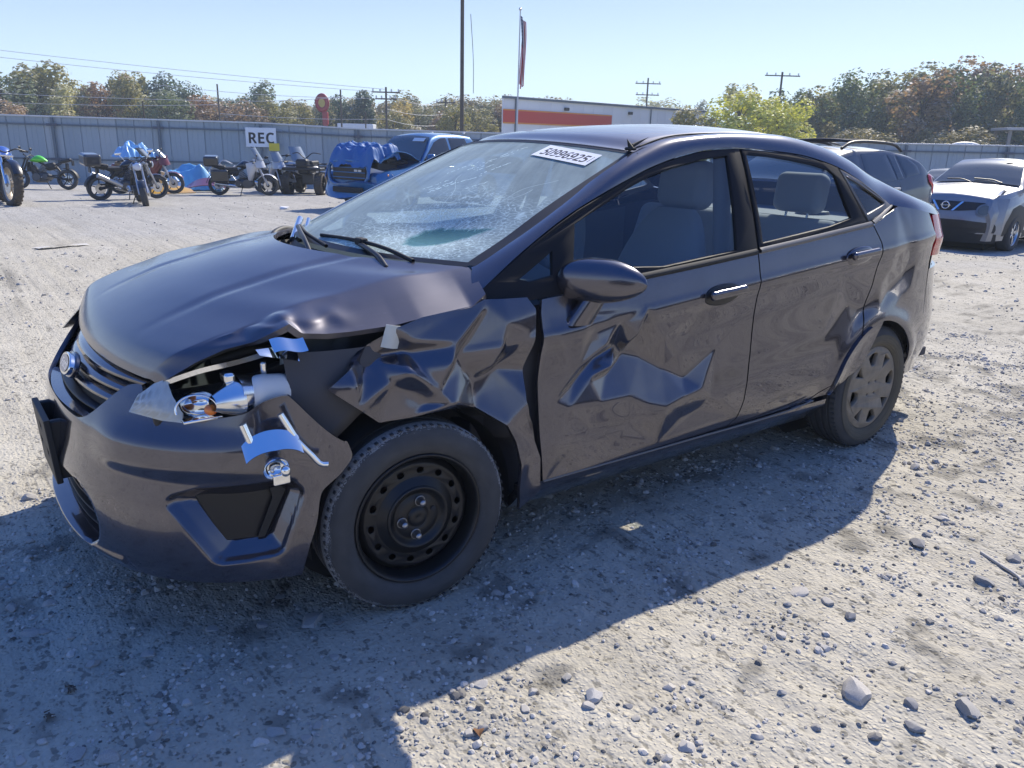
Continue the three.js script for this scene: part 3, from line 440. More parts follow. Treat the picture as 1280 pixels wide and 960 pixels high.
// ----- door mirrors -----
for (const s of [1, -1]) {
  const M = thingPart('door_mirror', sedan);
  const shell = grid(40, 28, (u, v) => {   // around, then from inner to outer end
    const a = u * TAU, t = v * 2 - 1, w = Math.pow(Math.max(0, 1 - Math.pow(Math.abs(t), t > 0 ? 1.9 : 3)), t > 0 ? .62 : .45), tap = 1 - .10 * t;
    const cx = Math.cos(a), cy = Math.sin(a), X = Math.sign(cx) * Math.pow(Math.abs(cx), .85), Y = Math.sign(cy) * Math.pow(Math.abs(cy), .85);
    return [.640 + .06 * t + w * .085 * X * (X > 0 ? .55 : 1), .975 + w * .074 * tap * Y * (Y > 0 ? 1 : .9) + .004 * t, s * (.892 + .125 * t - .02 * w * (X < 0 ? X * X : 0))];
  });
  part('housing', shell, carPaint, M);
  part('mirror_glass', (() => { const c = new THREE.CircleGeometry(1, 30); c.scale(.088, .05, 1); c.rotateY(Math.PI / 2 + (s > 0 ? -.25 : .25)); c.translate(.692, .975, s * .895); return c; })(), chrome, M);
  part('stalk', grid(24, 10, (u, v) => { const a = u * TAU, r = lerp(.056, .046, v); return [lerp(.590, .635, v) + Math.cos(a) * r, lerp(.835, .935, v) + Math.sin(a) * .0, s * (lerp(.825, .862, v) + Math.sin(a) * r * .72)]; }), carPaint, M);
  part('gasket', ball(.062, .03, .02, .592, .845, s * .825), rubberSeal, M);
}
// ----- wheels -----
function tyreGeo(R, r, w, grooves) {
  const p = [[r, w * .80], [r + .012, w * .95], [r + .03, w * 1.03], [lerp(r, R, .45), w * 1.06], [lerp(r, R, .7), w * 1.01], [R - .016, w * .90], [R - .006, w * .80]];
  const t = []; for (const g of [.55, .18]) t.push([R - .0005, w * g + .006], [R - .008, w * g + .004], [R - .008, w * g - .004], [R, w * g - .006]);
  const half = [...p, ...t], all = [...half, ...half.slice().reverse().map(([a, b]) => [a, -b])];
  const g = latheZ(all, 96); return grooves ? toCreasedNormals(g, .7) : g;
}
function sipes(R, w, n) { const L = []; for (let k = 0; k < n; k++) { const a = k / n * TAU; for (const s of [1, -1]) L.push(new THREE.BoxGeometry(.010, .003, w * .30).translate(0, R - .0036, s * w * .74).rotateZ(a + s * .02)); } return merge(L); }
function warpZ(g, f) { const p = g.attributes.position; for (let i = 0; i < p.count; i++) p.setZ(i, p.getZ(i) + f(Math.hypot(p.getX(i), p.getY(i)))); g.computeVertexNormals(); return g; }
{
  const steel = std(lin(.016, .016, .017), .38, .2), hubGrey = std(lin(.27, .235, .185), .55, .1, { map: tyreMap });
  const place = (w, x, s, steer = 0) => { w.position.set(x, .298, s * .742); w.rotation.y = (s < 0 ? Math.PI : 0) + steer; };
  const frontWheel = (s) => {
    const w = thingPart('wheel', sedan);
    part('tyre', [tyreGeo(.300, .203, .092, true)], tyreRubber, w);
    part('tread_blocks', sipes(.300, .092, 72), tyreRubber, w);
    part('scuffed_shoulder', latheZ([[.276, .0878], [.2848, .0840], [.2952, .0750], [.3004, .060], [.3008, .052]], 120), scuffed, w, 'pale scuffed edge of the tread');
    const lip = latheZ([[.208, .080], [.2085, .086], [.205, .089], [.199, .087], [.193, .074], [.189, .05], [.187, .02], [.186, -.08]].map(([a, b]) => [a, b - .02]), 80);
    const ringS = new THREE.Shape(); ringS.absarc(0, 0, .166, 0, TAU); const c0 = new THREE.Path(); c0.absarc(0, 0, .126, 0, TAU); ringS.holes.push(c0);
    for (let k = 0; k < 14; k++) { const a = k / 14 * TAU + .1, h = new THREE.Path(); h.absellipse(Math.cos(a) * .146, Math.sin(a) * .146, .0125, .0145, 0, TAU, false, a); ringS.holes.push(h); }
    const disc = new THREE.ExtrudeGeometry(ringS, { depth: .004, bevelEnabled: true, bevelSize: .003, bevelThickness: .003, bevelSegments: 2, curveSegments: 40 });
    disc.translate(0, 0, .0255);
    const flank = [latheZ([[.165, .0325], [.172, .029], [.180, .020], [.1875, .010]], 80), latheZ([[.127, .0325], [.120, .036], [.110, .044], [.101, .0495]], 80)];
    const R = thingPart('rim', w); void R;
    const centre = latheZ([[.102, .049], [.100, .055], [.094, .056], [.088, .050], [.078, .040], [.070, .040], [.064, .047], [.040, .050], [.036, .044], [.030, .044], [.028, .052], [.012, .054], [.001, .050]], 64);
    R.name = 'rim'; R.position.z = .02; part('steel_disc', [lip, toCreasedNormals(disc, .6), centre, ...flank], steel, R);
    part('brake_drum', latheZ([[.001, -.03], [.14, -.03], [.14, -.08]], 40), std(lin(.10, .06, .04), .8, .3), w);
    [.9, 2.7, 4.0].forEach((a, i) => { const x = Math.cos(a + .55) * .054, y = Math.sin(a + .55) * .054; part('wheel_nut', [new THREE.CylinderGeometry(.0115, .013, .026, 6).rotateX(Math.PI / 2).translate(x, y, .058), ball(.011, .011, .008, x, y, .071, 12), new THREE.TorusGeometry(.015, .002, 6, 24).translate(x, y, .0515)], std(lin(.36, .36, .37), .35, 1), R); });
    part('bolt_hole', new THREE.CylinderGeometry(.008, .008, .004, 16).rotateX(Math.PI / 2).translate(Math.cos(.35) * .054, Math.sin(.35) * .054, .0515), darkVoid, R);
    return w;
  };
  const rearWheel = () => {
    const w = thingPart('wheel', sedan);
    part('tyre', tyreGeo(.302, .203, .092, true), tyreRubber, w); part('tread_blocks', sipes(.302, .092, 72), tyreRubber, w);
    const dirt = latheZ([[.206, .083], [.22, .0945], [.24, .0985], [.262, .0975]], 80); part('dusty_sidewall', dirt, std(lin(.13, .115, .085), .95, 0, { map: tyreMap }), w, 'brown dust on the tyre wall');
    const S = new THREE.Shape(); S.absarc(0, 0, .202, 0, TAU);
    for (let k = 0; k < 8; k++) {
      const a = k / 8 * TAU + .19, P = (r, d) => [Math.cos(a + d) * r, Math.sin(a + d) * r], h = new THREE.Path();
      const pts = k % 2 ? [P(.178, -.17), P(.178, .17), P(.150, .14), P(.112, .03), P(.112, -.03), P(.150, -.14)] : [P(.172, -.24), P(.183, -.08), P(.183, .08), P(.172, .24), P(.140, .22), P(.115, .13), P(.115, -.13), P(.140, -.22)];
      h.setFromPoints(new THREE.CatmullRomCurve3(pts.map(p => V(p[0], p[1], 0)), true, 'catmullrom', .35).getPoints(40).map(p => new THREE.Vector2(p.x, p.y))); S.holes.push(h);
    }
    for (let k = 0; k < 4; k++) { const a = k * Math.PI / 2 + .785, h = new THREE.Path(); h.absarc(Math.cos(a) * .042, Math.sin(a) * .042, .0115, 0, TAU); S.holes.push(h); }
    const g = new THREE.ExtrudeGeometry(S, { depth: .012, bevelEnabled: true, bevelSize: .005, bevelThickness: .006, bevelSegments: 4, curveSegments: 40 });
    const hz = mono([[0, .080], [.06, .080], [.1, .084], [.19, .084], [.208, .072]]); { const p = g.attributes.position; for (let i = 0; i < p.count; i++) p.setZ(i, p.getZ(i) + hz(Math.hypot(p.getX(i), p.getY(i))) - .012); }
    const Hc = thingPart('hub_cap', w); part('cover', toCreasedNormals(g, .7), hubGrey, Hc);
    for (let k = 0; k < 4; k++) { const a = k * Math.PI / 2 + .785; part('wheel_nut', new THREE.CylinderGeometry(.0095, .0095, .03, 6).rotateX(Math.PI / 2).translate(Math.cos(a) * .042, Math.sin(a) * .042, .064), dullChrome, Hc); }
    part('badge', new THREE.CylinderGeometry(.014, .014, .003, 20).scale(1, 1, .55).rotateX(Math.PI / 2).translate(0, 0, .083), std(lin(.12, .13, .16), .4), Hc);
    part('rim', latheZ([[.204, .075], [.19, .05], [.185, .03], [.1, .02], [.001, .02]], 64), darkVoid, w);
    return w;
  };
  const fl = frontWheel(1); place(fl, 0, 1, -.07); fl.userData.label = 'black steel spare wheel at the crushed corner';
  const fr = fl.clone(); delete fr.userData.label; fr.userData = {}; sedan.add(fr); place(fr, 0, -1, -.07);
  const rl = rearWheel(); place(rl, 2.489, 1); rl.userData.label = 'wheel with a grey plastic cover';
  const rr2 = rl.clone(); rr2.userData = {}; sedan.add(rr2); place(rr2, 2.489, -1);
}
// ----- front lamps -----
{
  // driver's side: the lens is smashed and the reflectors lie in the open hole
  const HL = thingPart('broken_headlight', sedan); HL.userData.label = 'smashed headlight with loose chrome reflectors';
  const frag = coons(curve([[-.722, .695, .555], [-.66, .680, .625], [-.618, .676, .66]]), curve([[-.695, .735, .55], [-.655, .765, .566], [-.628, .778, .585]]), curve([[-.722, .695, .555], [-.695, .735, .55]]), curve([[-.618, .676, .66], [-.612, .70, .655], [-.625, .74, .62], [-.628, .778, .585]]));
  const frosted = phys({ color: lin(.78, .80, .74), transmission: .35, thickness: 0, roughness: .35, clearcoat: .6, clearcoatRoughness: .15 });
  part('lens_fragment', grid(24, 16, (u, v) => { const p = frag(u, v), b = .012 * Math.sin(u * Math.PI) * Math.sin(v * Math.PI), k = .0025 * (Math.sin(u * 60) * Math.sin(v * 40)); return [p[0] - b - k, p[1], p[2] + b + k]; }, { edge: .006, out: [-1, 0, 1] }), frosted, HL);
  part('housing', grid(30, 10, (u, v) => { const x = lerp(-.70, -.30, u), y = lerp(.672, lerp(.70, .83, u), v); return [x + .02, y, Math.min(planW(x, .7) - .10 - .05 * Math.sin(v * 3), .72)]; }), darkVoid, HL);
  const ledge = grid(30, 3, (u, v) => { const x = lerp(-.665, -.42, u); return [x + .02 * v, .679 + .006 * v + .012 * u, planW(x, .69) - .018 - .075 * v]; }, { edge: .006, out: [0, 1, 0] });
  part('lower_edge', ledge, dullChrome, HL);
  const strip = (pts, w) => grid(40, 2, (u, v) => { const p = curve(pts, true)(u); return [p[0] + .004 * v, p[1] - w * v, p[2] + .3 * w * v]; }, { edge: .004, out: [0, 0, 1] });
  part('upper_edge', strip([[-.632, .775, .585], [-.56, .812, .652], [-.48, .835, .70], [-.40, .858, .735], [-.345, .868, .752]], .012), chrome, HL);
  part('upper_reflector', [grid(10, 3, (u, v) => [lerp(-.40, -.315, u), .888 - .028 * v + .004 * Math.sin(u * 6), .735 + .035 * v + .02 * u]), grid(10, 3, (u, v) => [lerp(-.44, -.335, u), .868 - .03 * v * (.3 + u), .745 + .03 * v])], chrome, HL);
  // indicator bowl, projector and its white cap
  const bowl = new THREE.SphereGeometry(1, 26, 14, 0, TAU, 0, Math.PI / 2).scale(.048, .055, .036).rotateX(-1.75).rotateY(-.45).translate(-.575, .722, .67);
  part('indicator_bowl', [bowl, new THREE.TorusGeometry(1, .07, 8, 40, Math.PI * 1.1).scale(.052, .038, .05).rotateX(-.25).rotateY(-.45).translate(-.585, .715, .69), box(.10, .008, .03, -.575, .690, .695, .003)], chrome, HL);
  part('amber_bulb', ball(.017, .015, .015, -.553, .712, .70), phys({ color: lin(.85, .22, .02), roughness: .3, clearcoat: 1 }), HL);
  part('projector', [new THREE.CylinderGeometry(.052, .050, .055, 30, 1, true).rotateZ(Math.PI / 2 - .12).rotateY(.25).translate(-.468, .742, .70), latheZ([[.05, .0], [.045, .02], [.03, .05], [.02, .07]], 30).rotateY(-Math.PI / 2 + .2).translate(-.485, .735, .71), box(.03, .03, .05, -.50, .79, .69, .01), box(.018, .04, .02, -.405, .80, .69, .008)], std(lin(.82, .83, .84), .2, 1), HL);
  const cap = new THREE.CapsuleGeometry(.050, .05, 8, 24).scale(1, 1, .8).rotateZ(Math.PI / 2 - .10).translate(-.40, .738, .715);
  const ribs = []; for (let k = 0; k < 12; k++) ribs.push(box(.004, .012, .02, -.445 + k * .008, .699 + k * .0004, .742, .001));
  part('white_cap', [cap, ...ribs], whitePlastic, HL);
  // chrome bezel hanging out over the bumper
  const bz = (u, v) => { const a = lerp(-1.05, 1.0, u), x = -.405 + Math.sin(a) * .085, y = .596 + Math.cos(a) * .062 - .042 * v * (1.1 - .2 * Math.abs(a)), z = .832 + .03 * v + .015 * u; return [x, y - .02, z]; };
  const H2 = thingPart('loose_bezel', sedan); H2.position.set(-.045, .042, .004); H2.userData.label = 'chrome lamp bezel dangling over the bumper';
  part('hood', grid(30, 8, bz, { edge: .004, out: [0, 0, 1] }), chrome, H2);
  part('prong', rod([-.468, .66, .822], [-.452, .602, .835], .011), chrome, H2); part('prong', rod([-.372, .672, .828], [-.345, .612, .842], .010), chrome, H2); part('bent_strip', [tube([[-.34, .600, .85], [-.31, .56, .86], [-.285, .528, .868], [-.268, .524, .87]], .008, 20, 8)], chrome, H2);
  part('reflector_bowl', [new THREE.SphereGeometry(1, 20, 12, 0, TAU, 0, Math.PI / 2).scale(.034, .03, .034).rotateX(-1.2).translate(-.40, .533, .852), ball(.014, .016, .012, -.382, .530, .868, 10), box(.045, .03, .012, -.392, .508, .862, .004)], chrome, H2);
  // clear shard left at the front of the wing
  part('lens_shard', grid(6, 6, (u, v) => [-.108 + .052 * u + .02 * v, .842 + .062 * v - .012 * u, .795 + .01 * Math.sin(u * 3)], { edge: .006, out: [0, 0, 1] }), frosted);
  // passenger side: whole lamp
  const lens = coons(curve([[-.722, .695, -.555], [-.6, .68, -.67], [-.42, .69, -.76], [-.30, .72, -.80]]), curve([[-.66, .76, -.555], [-.5, .80, -.68], [-.40, .83, -.735], [-.27, .855, -.775]]), curve([[-.722, .695, -.555], [-.66, .76, -.555]]), curve([[-.30, .72, -.80], [-.27, .855, -.775]]));
  const hr = thingPart('headlight', sedan); part('lens', grid(24, 10, (u, v) => { const p = lens(u, v), b = .015 * Math.sin(u * Math.PI) * Math.sin(v * Math.PI); return [p[0] - b, p[1], p[2] - b]; }), clearLens, hr);
  part('reflector', grid(24, 10, (u, v) => { const p = lens(u, v), b = .06 * Math.sin(u * Math.PI) * Math.sin(v * Math.PI); return [p[0] + b + .005, p[1], p[2] + b]; }), dullChrome, hr);
}
// ----- what shows in the engine bay -----
{
  const B = thingPart('engine_bay', sedan);
  part('filler_neck', [new THREE.CylinderGeometry(.030, .026, .045, 20).translate(-.325, .835, .655), new THREE.CylinderGeometry(.018, .022, .07, 16).translate(-.325, .785, .655)], std(lin(.42, .45, .42), .5), B);
  part('battery_box', [box(.17, .16, .14, -.10, .78, .52, .015), box(.12, .05, .10, -.12, .875, .52, .01)], blackPlastic, B);
  part('hose', [tube([[-.42, .74, .60], [-.34, .77, .62], [-.25, .755, .60], [-.18, .72, .62]], .022, 24, 10), tube([[-.50, .80, .55], [-.38, .825, .58], [-.25, .81, .57]], .014, 20, 8)], rubberSeal, B);
  part('inner_wing', grid(16, 8, (u, v) => [lerp(-.30, .05, u), lerp(.62, .86, v), .70 - .05 * v + .012 * n2(u * 5, v * 5)]), std(lin(.05, .052, .058), .5, .2), B);
  part('crossmember', box(.10, .10, 1.2, -.62, .66, 0, .02), blackPlastic, B);
  part('bay_floor', box(.62, .04, 1.1, -.33, .52, 0, .01), primer, B);
  part('radiator', box(.05, .34, 1.0, -.60, .55, 0, .01), darkVoid, B);
}
// ----- cabin -----
{
  const seat = (x, z, y0) => {
    const S = thingPart('front_seat', sedan);
    part('cushion', new RoundedBoxGeometry(.50, .16, .50, 4, .06).rotateZ(.10).translate(x - .25, y0, z), seatCloth, S);
    part('backrest', grid(30, 20, (u, v) => { const a = u * TAU, w = lerp(.255, .19, Math.pow(v, 2)), d = .075 * (1 - .35 * v), k = Math.pow(Math.max(0, Math.sin(Math.PI * clamp(v * .96 + .02, 0, 1))), .25); return [x + .20 * v + Math.sign(Math.cos(a)) * Math.pow(Math.abs(Math.cos(a)), .6) * d * k, y0 + .04 + .60 * v, z + Math.sign(Math.sin(a)) * Math.pow(Math.abs(Math.sin(a)), .6) * w * k]; }), seatCloth, S);
    const h = part('headrest', new RoundedBoxGeometry(.11, .20, .27, 5, .05).rotateZ(-.12).translate(x + .25, y0 + .735, z), seatCloth, S);
    for (const d of [.07, -.07]) part('post', rod([x + .215, y0 + .58, z + d], [x + .24, y0 + .66, z + d], .006), dullChrome, S);
    return h;
  };
  seat(1.32, .37, .50); seat(1.32, -.37, .50);
  const R = thingPart('rear_seat', sedan);
  part('cushion', box(.50, .16, 1.24, 1.98, .50, 0, .06), seatLight, R);
  part('backrest', new RoundedBoxGeometry(.16, .60, 1.26, 4, .06).rotateZ(-.35).translate(2.28, .78, 0), seatLight, R);
  for (const z of [.36, -.36]) { part('headrest', new RoundedBoxGeometry(.10, .19, .27, 5, .045).rotateZ(-.15).translate(2.41, 1.185, z), seatLight, R); for (const d of [.06, -.06]) part('post', rod([2.38, 1.02, z + d], [2.40, 1.11, z + d], .006), dullChrome, R); }
  part('parcel_shelf', box(.52, .03, 1.16, 2.66, 1.055, 0, .01), interiorPlastic);
  part('shelf_speaker', new THREE.CylinderGeometry(.09, .10, .014, 30).scale(1, 1, .8).translate(2.62, 1.078, .30), blackPlastic);
  part('headlining', grid(20, 20, (u, v) => { const w = u * 2 - 1, e = RT(lerp(4.2 / 13, 9 / 13, v)); return [e[0] + .03, e[1] - .03 + .045 * (1 - w * w), e[2] * w * .97]; }), headliner);
  for (const s of [1, -1]) { part('pillar_trim', [rod([1.46, .80, s * .70], [1.56, 1.37, s * .55], .035)], interiorPlastic); part('door_card', grid(20, 8, (u, v) => { const x = lerp(.45, 2.3, u), y = lerp(.40, ybelt(x) - .05, v); return [x, y, s * (sideZ(x, ybelt(x)) - .075)]; }), interiorPlastic); }
  part('dashboard', grid(40, 16, (u, v) => { const z = lerp(-.66, .66, u), a = lerp(-.3, Math.PI * .62, v), hump = .05 * Math.exp(-Math.pow((z - .36) / .16, 2)); return [.44 - .26 * Math.cos(a + .9) * 1.0, .84 + (.12 + hump) * Math.sin(a) , z]; }), interiorPlastic);
  part('dash_top', grid(30, 6, (u, v) => [lerp(.10, .60, v) + .12 * Math.pow(Math.abs(u * 2 - 1), 2) * (1 - v), .965 - .03 * Math.abs(v - .4), lerp(-.64, .64, u)]), interiorPlastic);
  const T = new THREE.TorusGeometry(.185, .016, 12, 48).rotateY(Math.PI / 2).rotateZ(.42).translate(.80, .95, .37);
  part('steering_wheel', [T, new THREE.SphereGeometry(.06, 16, 12).scale(.5, 1, 1.1).rotateZ(.42).translate(.785, .945, .37), rod([.79, .95, .20], [.79, .95, .54], .013), rod([.79, .945, .37], [.62, .87, .37], .03)], interiorPlastic);
  part('rear_view_mirror', new RoundedBoxGeometry(.03, .065, .24, 3, .014).translate(.86, 1.30, .02), blackPlastic);
}
// ---------- the lot ----------
const dirtN = tileNoise(41, 4, 6), dirtF = tileNoise(43, 30, 4), dirtG = tileNoise(45, 90, 2);
// packed earth full of small chips: every chip is stamped with its own tone and height
const DT = 1024, chipH = new Float32Array(DT * DT), chipT = new Float32Array(DT * DT);
{
  const r = mulberry(404);
  for (let k = 0; k < 15000; k++) {
    const big = r() < .10, R = big ? 3 + 4.5 * r() : 1.2 + 1.9 * r(), cx = r() * DT, cy = r() * DT, el = .6 + .4 * r(), an = r() * 3.14, ca = Math.cos(an), sa = Math.sin(an), tone = r() < .16 ? -.36 * r() - .1 : .13 * r() - .05, top = (big ? .42 : .22) * (.4 + .6 * r());
    for (let y = -Math.ceil(R); y <= R; y++) for (let x = -Math.ceil(R); x <= R; x++) { const u = (x * ca + y * sa) / R, v = (-x * sa + y * ca) / (R * el), q = u * u + v * v; if (q > 1) continue; const i = (Math.floor(cx + x + DT) % DT) + (Math.floor(cy + y + DT) % DT) * DT; chipH[i] = Math.max(chipH[i], top * Math.sqrt(1 - q)); chipT[i] = tone; }
  }
}
const chip = (A, x, y) => A[(Math.floor(x * DT) % DT) + (Math.floor(y * DT) % DT) * DT];
const dirtMap = tex(DT, DT, (x, y) => { const a = dirtN(x, y), b = dirtF(x, y), c = dirtG(x, y); let k = .80 + .12 * a + .11 * b + .13 * c + chip(chipT, x, y); if (b + .6 * c < -.36) k *= .6; return [k, k * (.985 + .01 * a), k * (.95 + .03 * a)]; }, false, [1 / 1.7, 1 / 1.7]);
const dirtBump = tex(DT, DT, (x, y) => { const h = .30 + .12 * dirtN(x, y) + .18 * dirtF(x, y) + .22 * dirtG(x, y) + chip(chipH, x, y); return [h, h, h]; }, false, [1 / 1.7, 1 / 1.7]);
const nearRelief = (x, z) => {
  let h = .014 * fbm(x * .9, z * .9, 3) + .007 * fbm(x * 4.2 + 9, z * 4.2, 3) + .0035 * fbm(x * 17, z * 17 + 4, 2) + .0022 * Math.max(0, n2(x * 46, z * 46));
  const t = Math.abs(z - 1.55 - .28 * x + .05 * n2(x * .7, 3));        // old wheel track
  h -= .012 * Math.exp(-Math.pow((t - .0) / .09, 2)) * (.5 + .5 * Math.sin(x * 38)) * .6;
  return h;
};
const reliefMask = (x, z) => { let m = 1; for (const [cx, cz] of [[0, .742], [0, -.742], [2.489, .742], [2.489, -.742]]) { const r = Math.hypot((x - cx) * .9, z - cz); m *= smoothstep(r, .10, .35); } return m; };
const surfaceY = (x, z) => groundY(x, z) + nearRelief(x, z) * reliefMask(x, z) * (1 - smoothstep(Math.hypot(x - 1, z), 14, 22));
{
  const axis = (a, b, d, far) => { const o = []; let s = d, x = a; while (x > -far) { s *= 1.12; x -= s; o.unshift(x); } for (x = a; x < b; x += d) o.push(x); s = d; while (x < far) { o.push(x); s *= 1.12; x += s; } o.push(x); return o; };
  const xs = axis(-2.0, 5.2, .018, 600), zs = axis(-1.0, 2.75, .016, 600), nx = xs.length, nz = zs.length, P = new Float32Array(nx * nz * 3), U = new Float32Array(nx * nz * 2), C = new Float32Array(nx * nz * 3), I = new Uint32Array((nx - 1) * (nz - 1) * 6);
  let k = 0, q = 0;
  for (let j = 0; j < nz; j++) for (let i = 0; i < nx; i++, k++) {
    const x = xs[i], z = zs[j]; P[k * 3] = x; P[k * 3 + 1] = surfaceY(x, z); P[k * 3 + 2] = z; U[k * 2] = x; U[k * 2 + 1] = z;
    const d = along(x, z), n = fbm(x * .35, z * .35, 3), m = fbm(x * 1.6 + 5, z * 1.6, 3);
    // tan earth round the car, grey crushed stone farther out
    const g = smoothstep(d + 3 * n, 9, 13); let r = lerp(.535, .45, g), gg = lerp(.505, .44, g), b = lerp(.425, .412, g); const soil = smoothstep(fbm(x * 2.3 + 20, z * 2.3, 4) + .22 * smoothstep(x, 1.2, 3.0) * smoothstep(z, -.4, .6), .30, .52) * (1 - g), v = 1 + .14 * n + .12 * m - .44 * soil;
    C[k * 3] = r * v; C[k * 3 + 1] = gg * v; C[k * 3 + 2] = b * v;
  }
  for (let j = 0; j < nz - 1; j++) for (let i = 0; i < nx - 1; i++) { const a = j * nx + i; I[q++] = a; I[q++] = a + nx; I[q++] = a + 1; I[q++] = a + 1; I[q++] = a + nx; I[q++] = a + nx + 1; }
  const g = new THREE.BufferGeometry(); g.setAttribute('position', new THREE.BufferAttribute(P, 3)); g.setAttribute('uv', new THREE.BufferAttribute(U, 2)); g.setAttribute('color', new THREE.BufferAttribute(C, 3)); g.setIndex(new THREE.BufferAttribute(I, 1)); g.computeVertexNormals();
  struct('ground', g, new THREE.MeshStandardMaterial({ map: dirtMap, bumpMap: dirtBump, bumpScale: .011, vertexColors: true, roughness: 1 }));
}
// stones
const stoneMat = std(lin(1, 1, 1), .95, 0, { map: tex(256, 256, (x, y) => { const k = clamp(.78 + .28 * dirtF(x, y) + .2 * dirtG(x, y), .2, 1); return [k, k, k]; }) });
function stoneGeo(seed, flat = .6, det = 2) { const g = mergeVertices(new THREE.IcosahedronGeometry(1, det).deleteAttribute('normal').deleteAttribute('uv')), p = g.attributes.position, r = mulberry(seed), cuts = []; for (let k = 0; k < 13; k++) cuts.push([V(r() - .5, r() - .5, r() - .5).normalize(), .52 + r() * .34]); const q = V(0, 0, 0), uv = []; for (let i = 0; i < p.count; i++) { q.fromBufferAttribute(p, i); for (const [n, d] of cuts) { const t = q.dot(n); if (t > d) q.addScaledVector(n, (d - t) * .96); } const w = 1 + .07 * n3(q.x * 2 + seed, q.y * 2, q.z * 2); p.setXYZ(i, q.x * w, q.y * w * flat, q.z * w * .85); uv.push(q.x * .5 + .5, q.z * .5 + q.y * .3); } g.setAttribute('uv', new THREE.Float32BufferAttribute(uv, 2)); g.computeVertexNormals(); return toCreasedNormals(g, .38); }
const stoneForms = [1, 2, 3, 4, 5, 6].map(s => stoneGeo(s, .45 + .3 * (s % 3) / 2));
{
  const r = mulberry(90), M = new THREE.Matrix4(), Q = new THREE.Quaternion(), c = new THREE.Color();
  const forms = [7, 8, 9].map(s => clean(stoneGeo(s, .6, 1)));
  const spots = [[], [], []];
  const tries = 130000;
  for (let i = 0; i < tries; i++) {
    let x, z; const w = i / tries;
    if (w < .62) { x = rr(-2.0, 5.6, r); z = rr(-.9, 2.8, r); } else if (w < .86) { x = rr(-4, 12, r); z = rr(-8, 2.9, r); } else { const a = r() * TAU, d = Math.pow(r(), .5); x = 3 + Math.cos(a) * d * 16; z = -8 + Math.sin(a) * d * 12; }
    const cl = fbm(x * 1.5 + 3, z * 1.5, 3), dens = .16 + 1.1 * Math.pow(smoothstep(cl, -.05, .5), 1.4) + .30 * smoothstep(x, 1.2, 3) * smoothstep(z, .2, 1.0);
    if (r() > dens) continue;
    let s = .0025 + .0075 * Math.pow(r(), 2.2); if (r() < .03 + .05 * smoothstep(cl, .2, .5)) s = .009 + .012 * r(); if (w > .62) s *= 1.5;
    const k = Math.floor(r() * 3), tone = .40 + .34 * r(), dark = r() < .11 ? .28 + .2 * r() : 1;
    spots[k].push([x, z, s, r() * TAU, (r() - .5) * .7, tone * dark]);
  }
  spots.forEach((L, k) => {
    const im = new THREE.InstancedMesh(forms[k], stoneMat, L.length); im.name = numbered('gravel'); im.userData.kind = 'stuff'; im.userData.label = 'loose gravel scattered over the dirt of the lot'; im.castShadow = im.receiveShadow = true;
    L.forEach(([x, z, s, a, t, tone], i) => { Q.setFromEuler(new THREE.Euler(t, a, t * .6)); M.compose(V(x, surfaceY(x, z) + s * .12, z), Q, V(s, s, s)); im.setMatrixAt(i, M); im.setColorAt(i, c.setRGB(tone, tone * .95, tone * .86)); });
    scene.add(im);
  });
}
// ---------- fence round the lot ----------
const galv = std(lin(.34, .40, .45), .5, .25), galvDark = std(lin(.13, .16, .19), .5, .25), galvCap = std(lin(.62, .63, .64), .4, .3);
const sheetA = (() => {   // one fence sheet .58 m wide, with its ribs, 2.2 m high
  const s = new THREE.Shape(), pr = [[0, 0], [.02, 0], [.03, .028], [.055, .028], [.065, 0], [.20, 0], [.206, .006], [.224, .006], [.23, 0], [.36, 0], [.366, .006], [.384, .006], [.39, 0], [.58, 0]];
  const back = pr.slice().reverse().map(([a, b]) => [a, b - .004]); s.setFromPoints([...pr, ...back].map(p => new THREE.Vector2(...p)));
  return new THREE.ExtrudeGeometry(s, { depth: 2.2, bevelEnabled: false }).rotateX(-Math.PI / 2);
})();
function fence(label, x0, z0, x1, z1, postGap) {
  const L = Math.hypot(x1 - x0, z1 - z0), F = thing('sheet_metal_fence', label, 'fence', [x0, groundY(x0, z0), z0], Math.atan2(-(z1 - z0), x1 - x0));
  const gy = s => groundY(lerp(x0, x1, s / L), lerp(z0, z1, s / L)) - groundY(x0, z0), n = Math.floor(L / .58), r = mulberry(n);
  const mats = [galv, std(lin(.31, .37, .42), .5, .25), std(lin(.38, .43, .47), .5, .25)];
  for (let k = 0; k < n; k++) { const m = obj('fence_sheet', sheetA, mats[Math.floor(r() * 3)], F); m.position.set(k * .58, gy(k * .58 + .29), -.05 - .012 * r()); m.rotation.y = (r() - .5) * .01; }
  const rail = box(1, .06, .05, .5, 0, 0, 0), np = Math.floor(L / postGap);
  for (let k = 0; k <= np; k++) {
    const s = k * postGap, y = gy(s); obj('post', box(.085, 2.16, .085, s, y + 1.08, .06, .006), galvDark, F);
    for (const h of [1.93, .80]) { obj('bracket', box(.34, .085, .02, s, y + h, .105, .004), std(lin(.09, .10, .13), .6), F); if (k < np) { const m = obj('rail', rail, galvDark, F); m.scale.x = Math.min(postGap, L - s); m.position.set(s, y + h, .012); m.rotation.z = Math.atan2(gy(s + postGap) - y, postGap); } }
    if (k < np) { const m = obj('top_cap', box(1, .05, .10, .5, 0, 0, .006), galvCap, F); m.scale.x = Math.min(postGap, L - s); m.position.set(s, y + 2.20, -.03); m.rotation.z = Math.atan2(gy(s + postGap) - y, postGap); }
  }
  return F;
}
fence('long pale blue sheet metal fence with steel posts behind the motorcycles', -9, -35.75, 24.5, -19.1, 3.42);
fence('sheet metal fence with a pale top edge behind the cars on the right', 24.7, -18.95, 47, 3.5, 3.6);
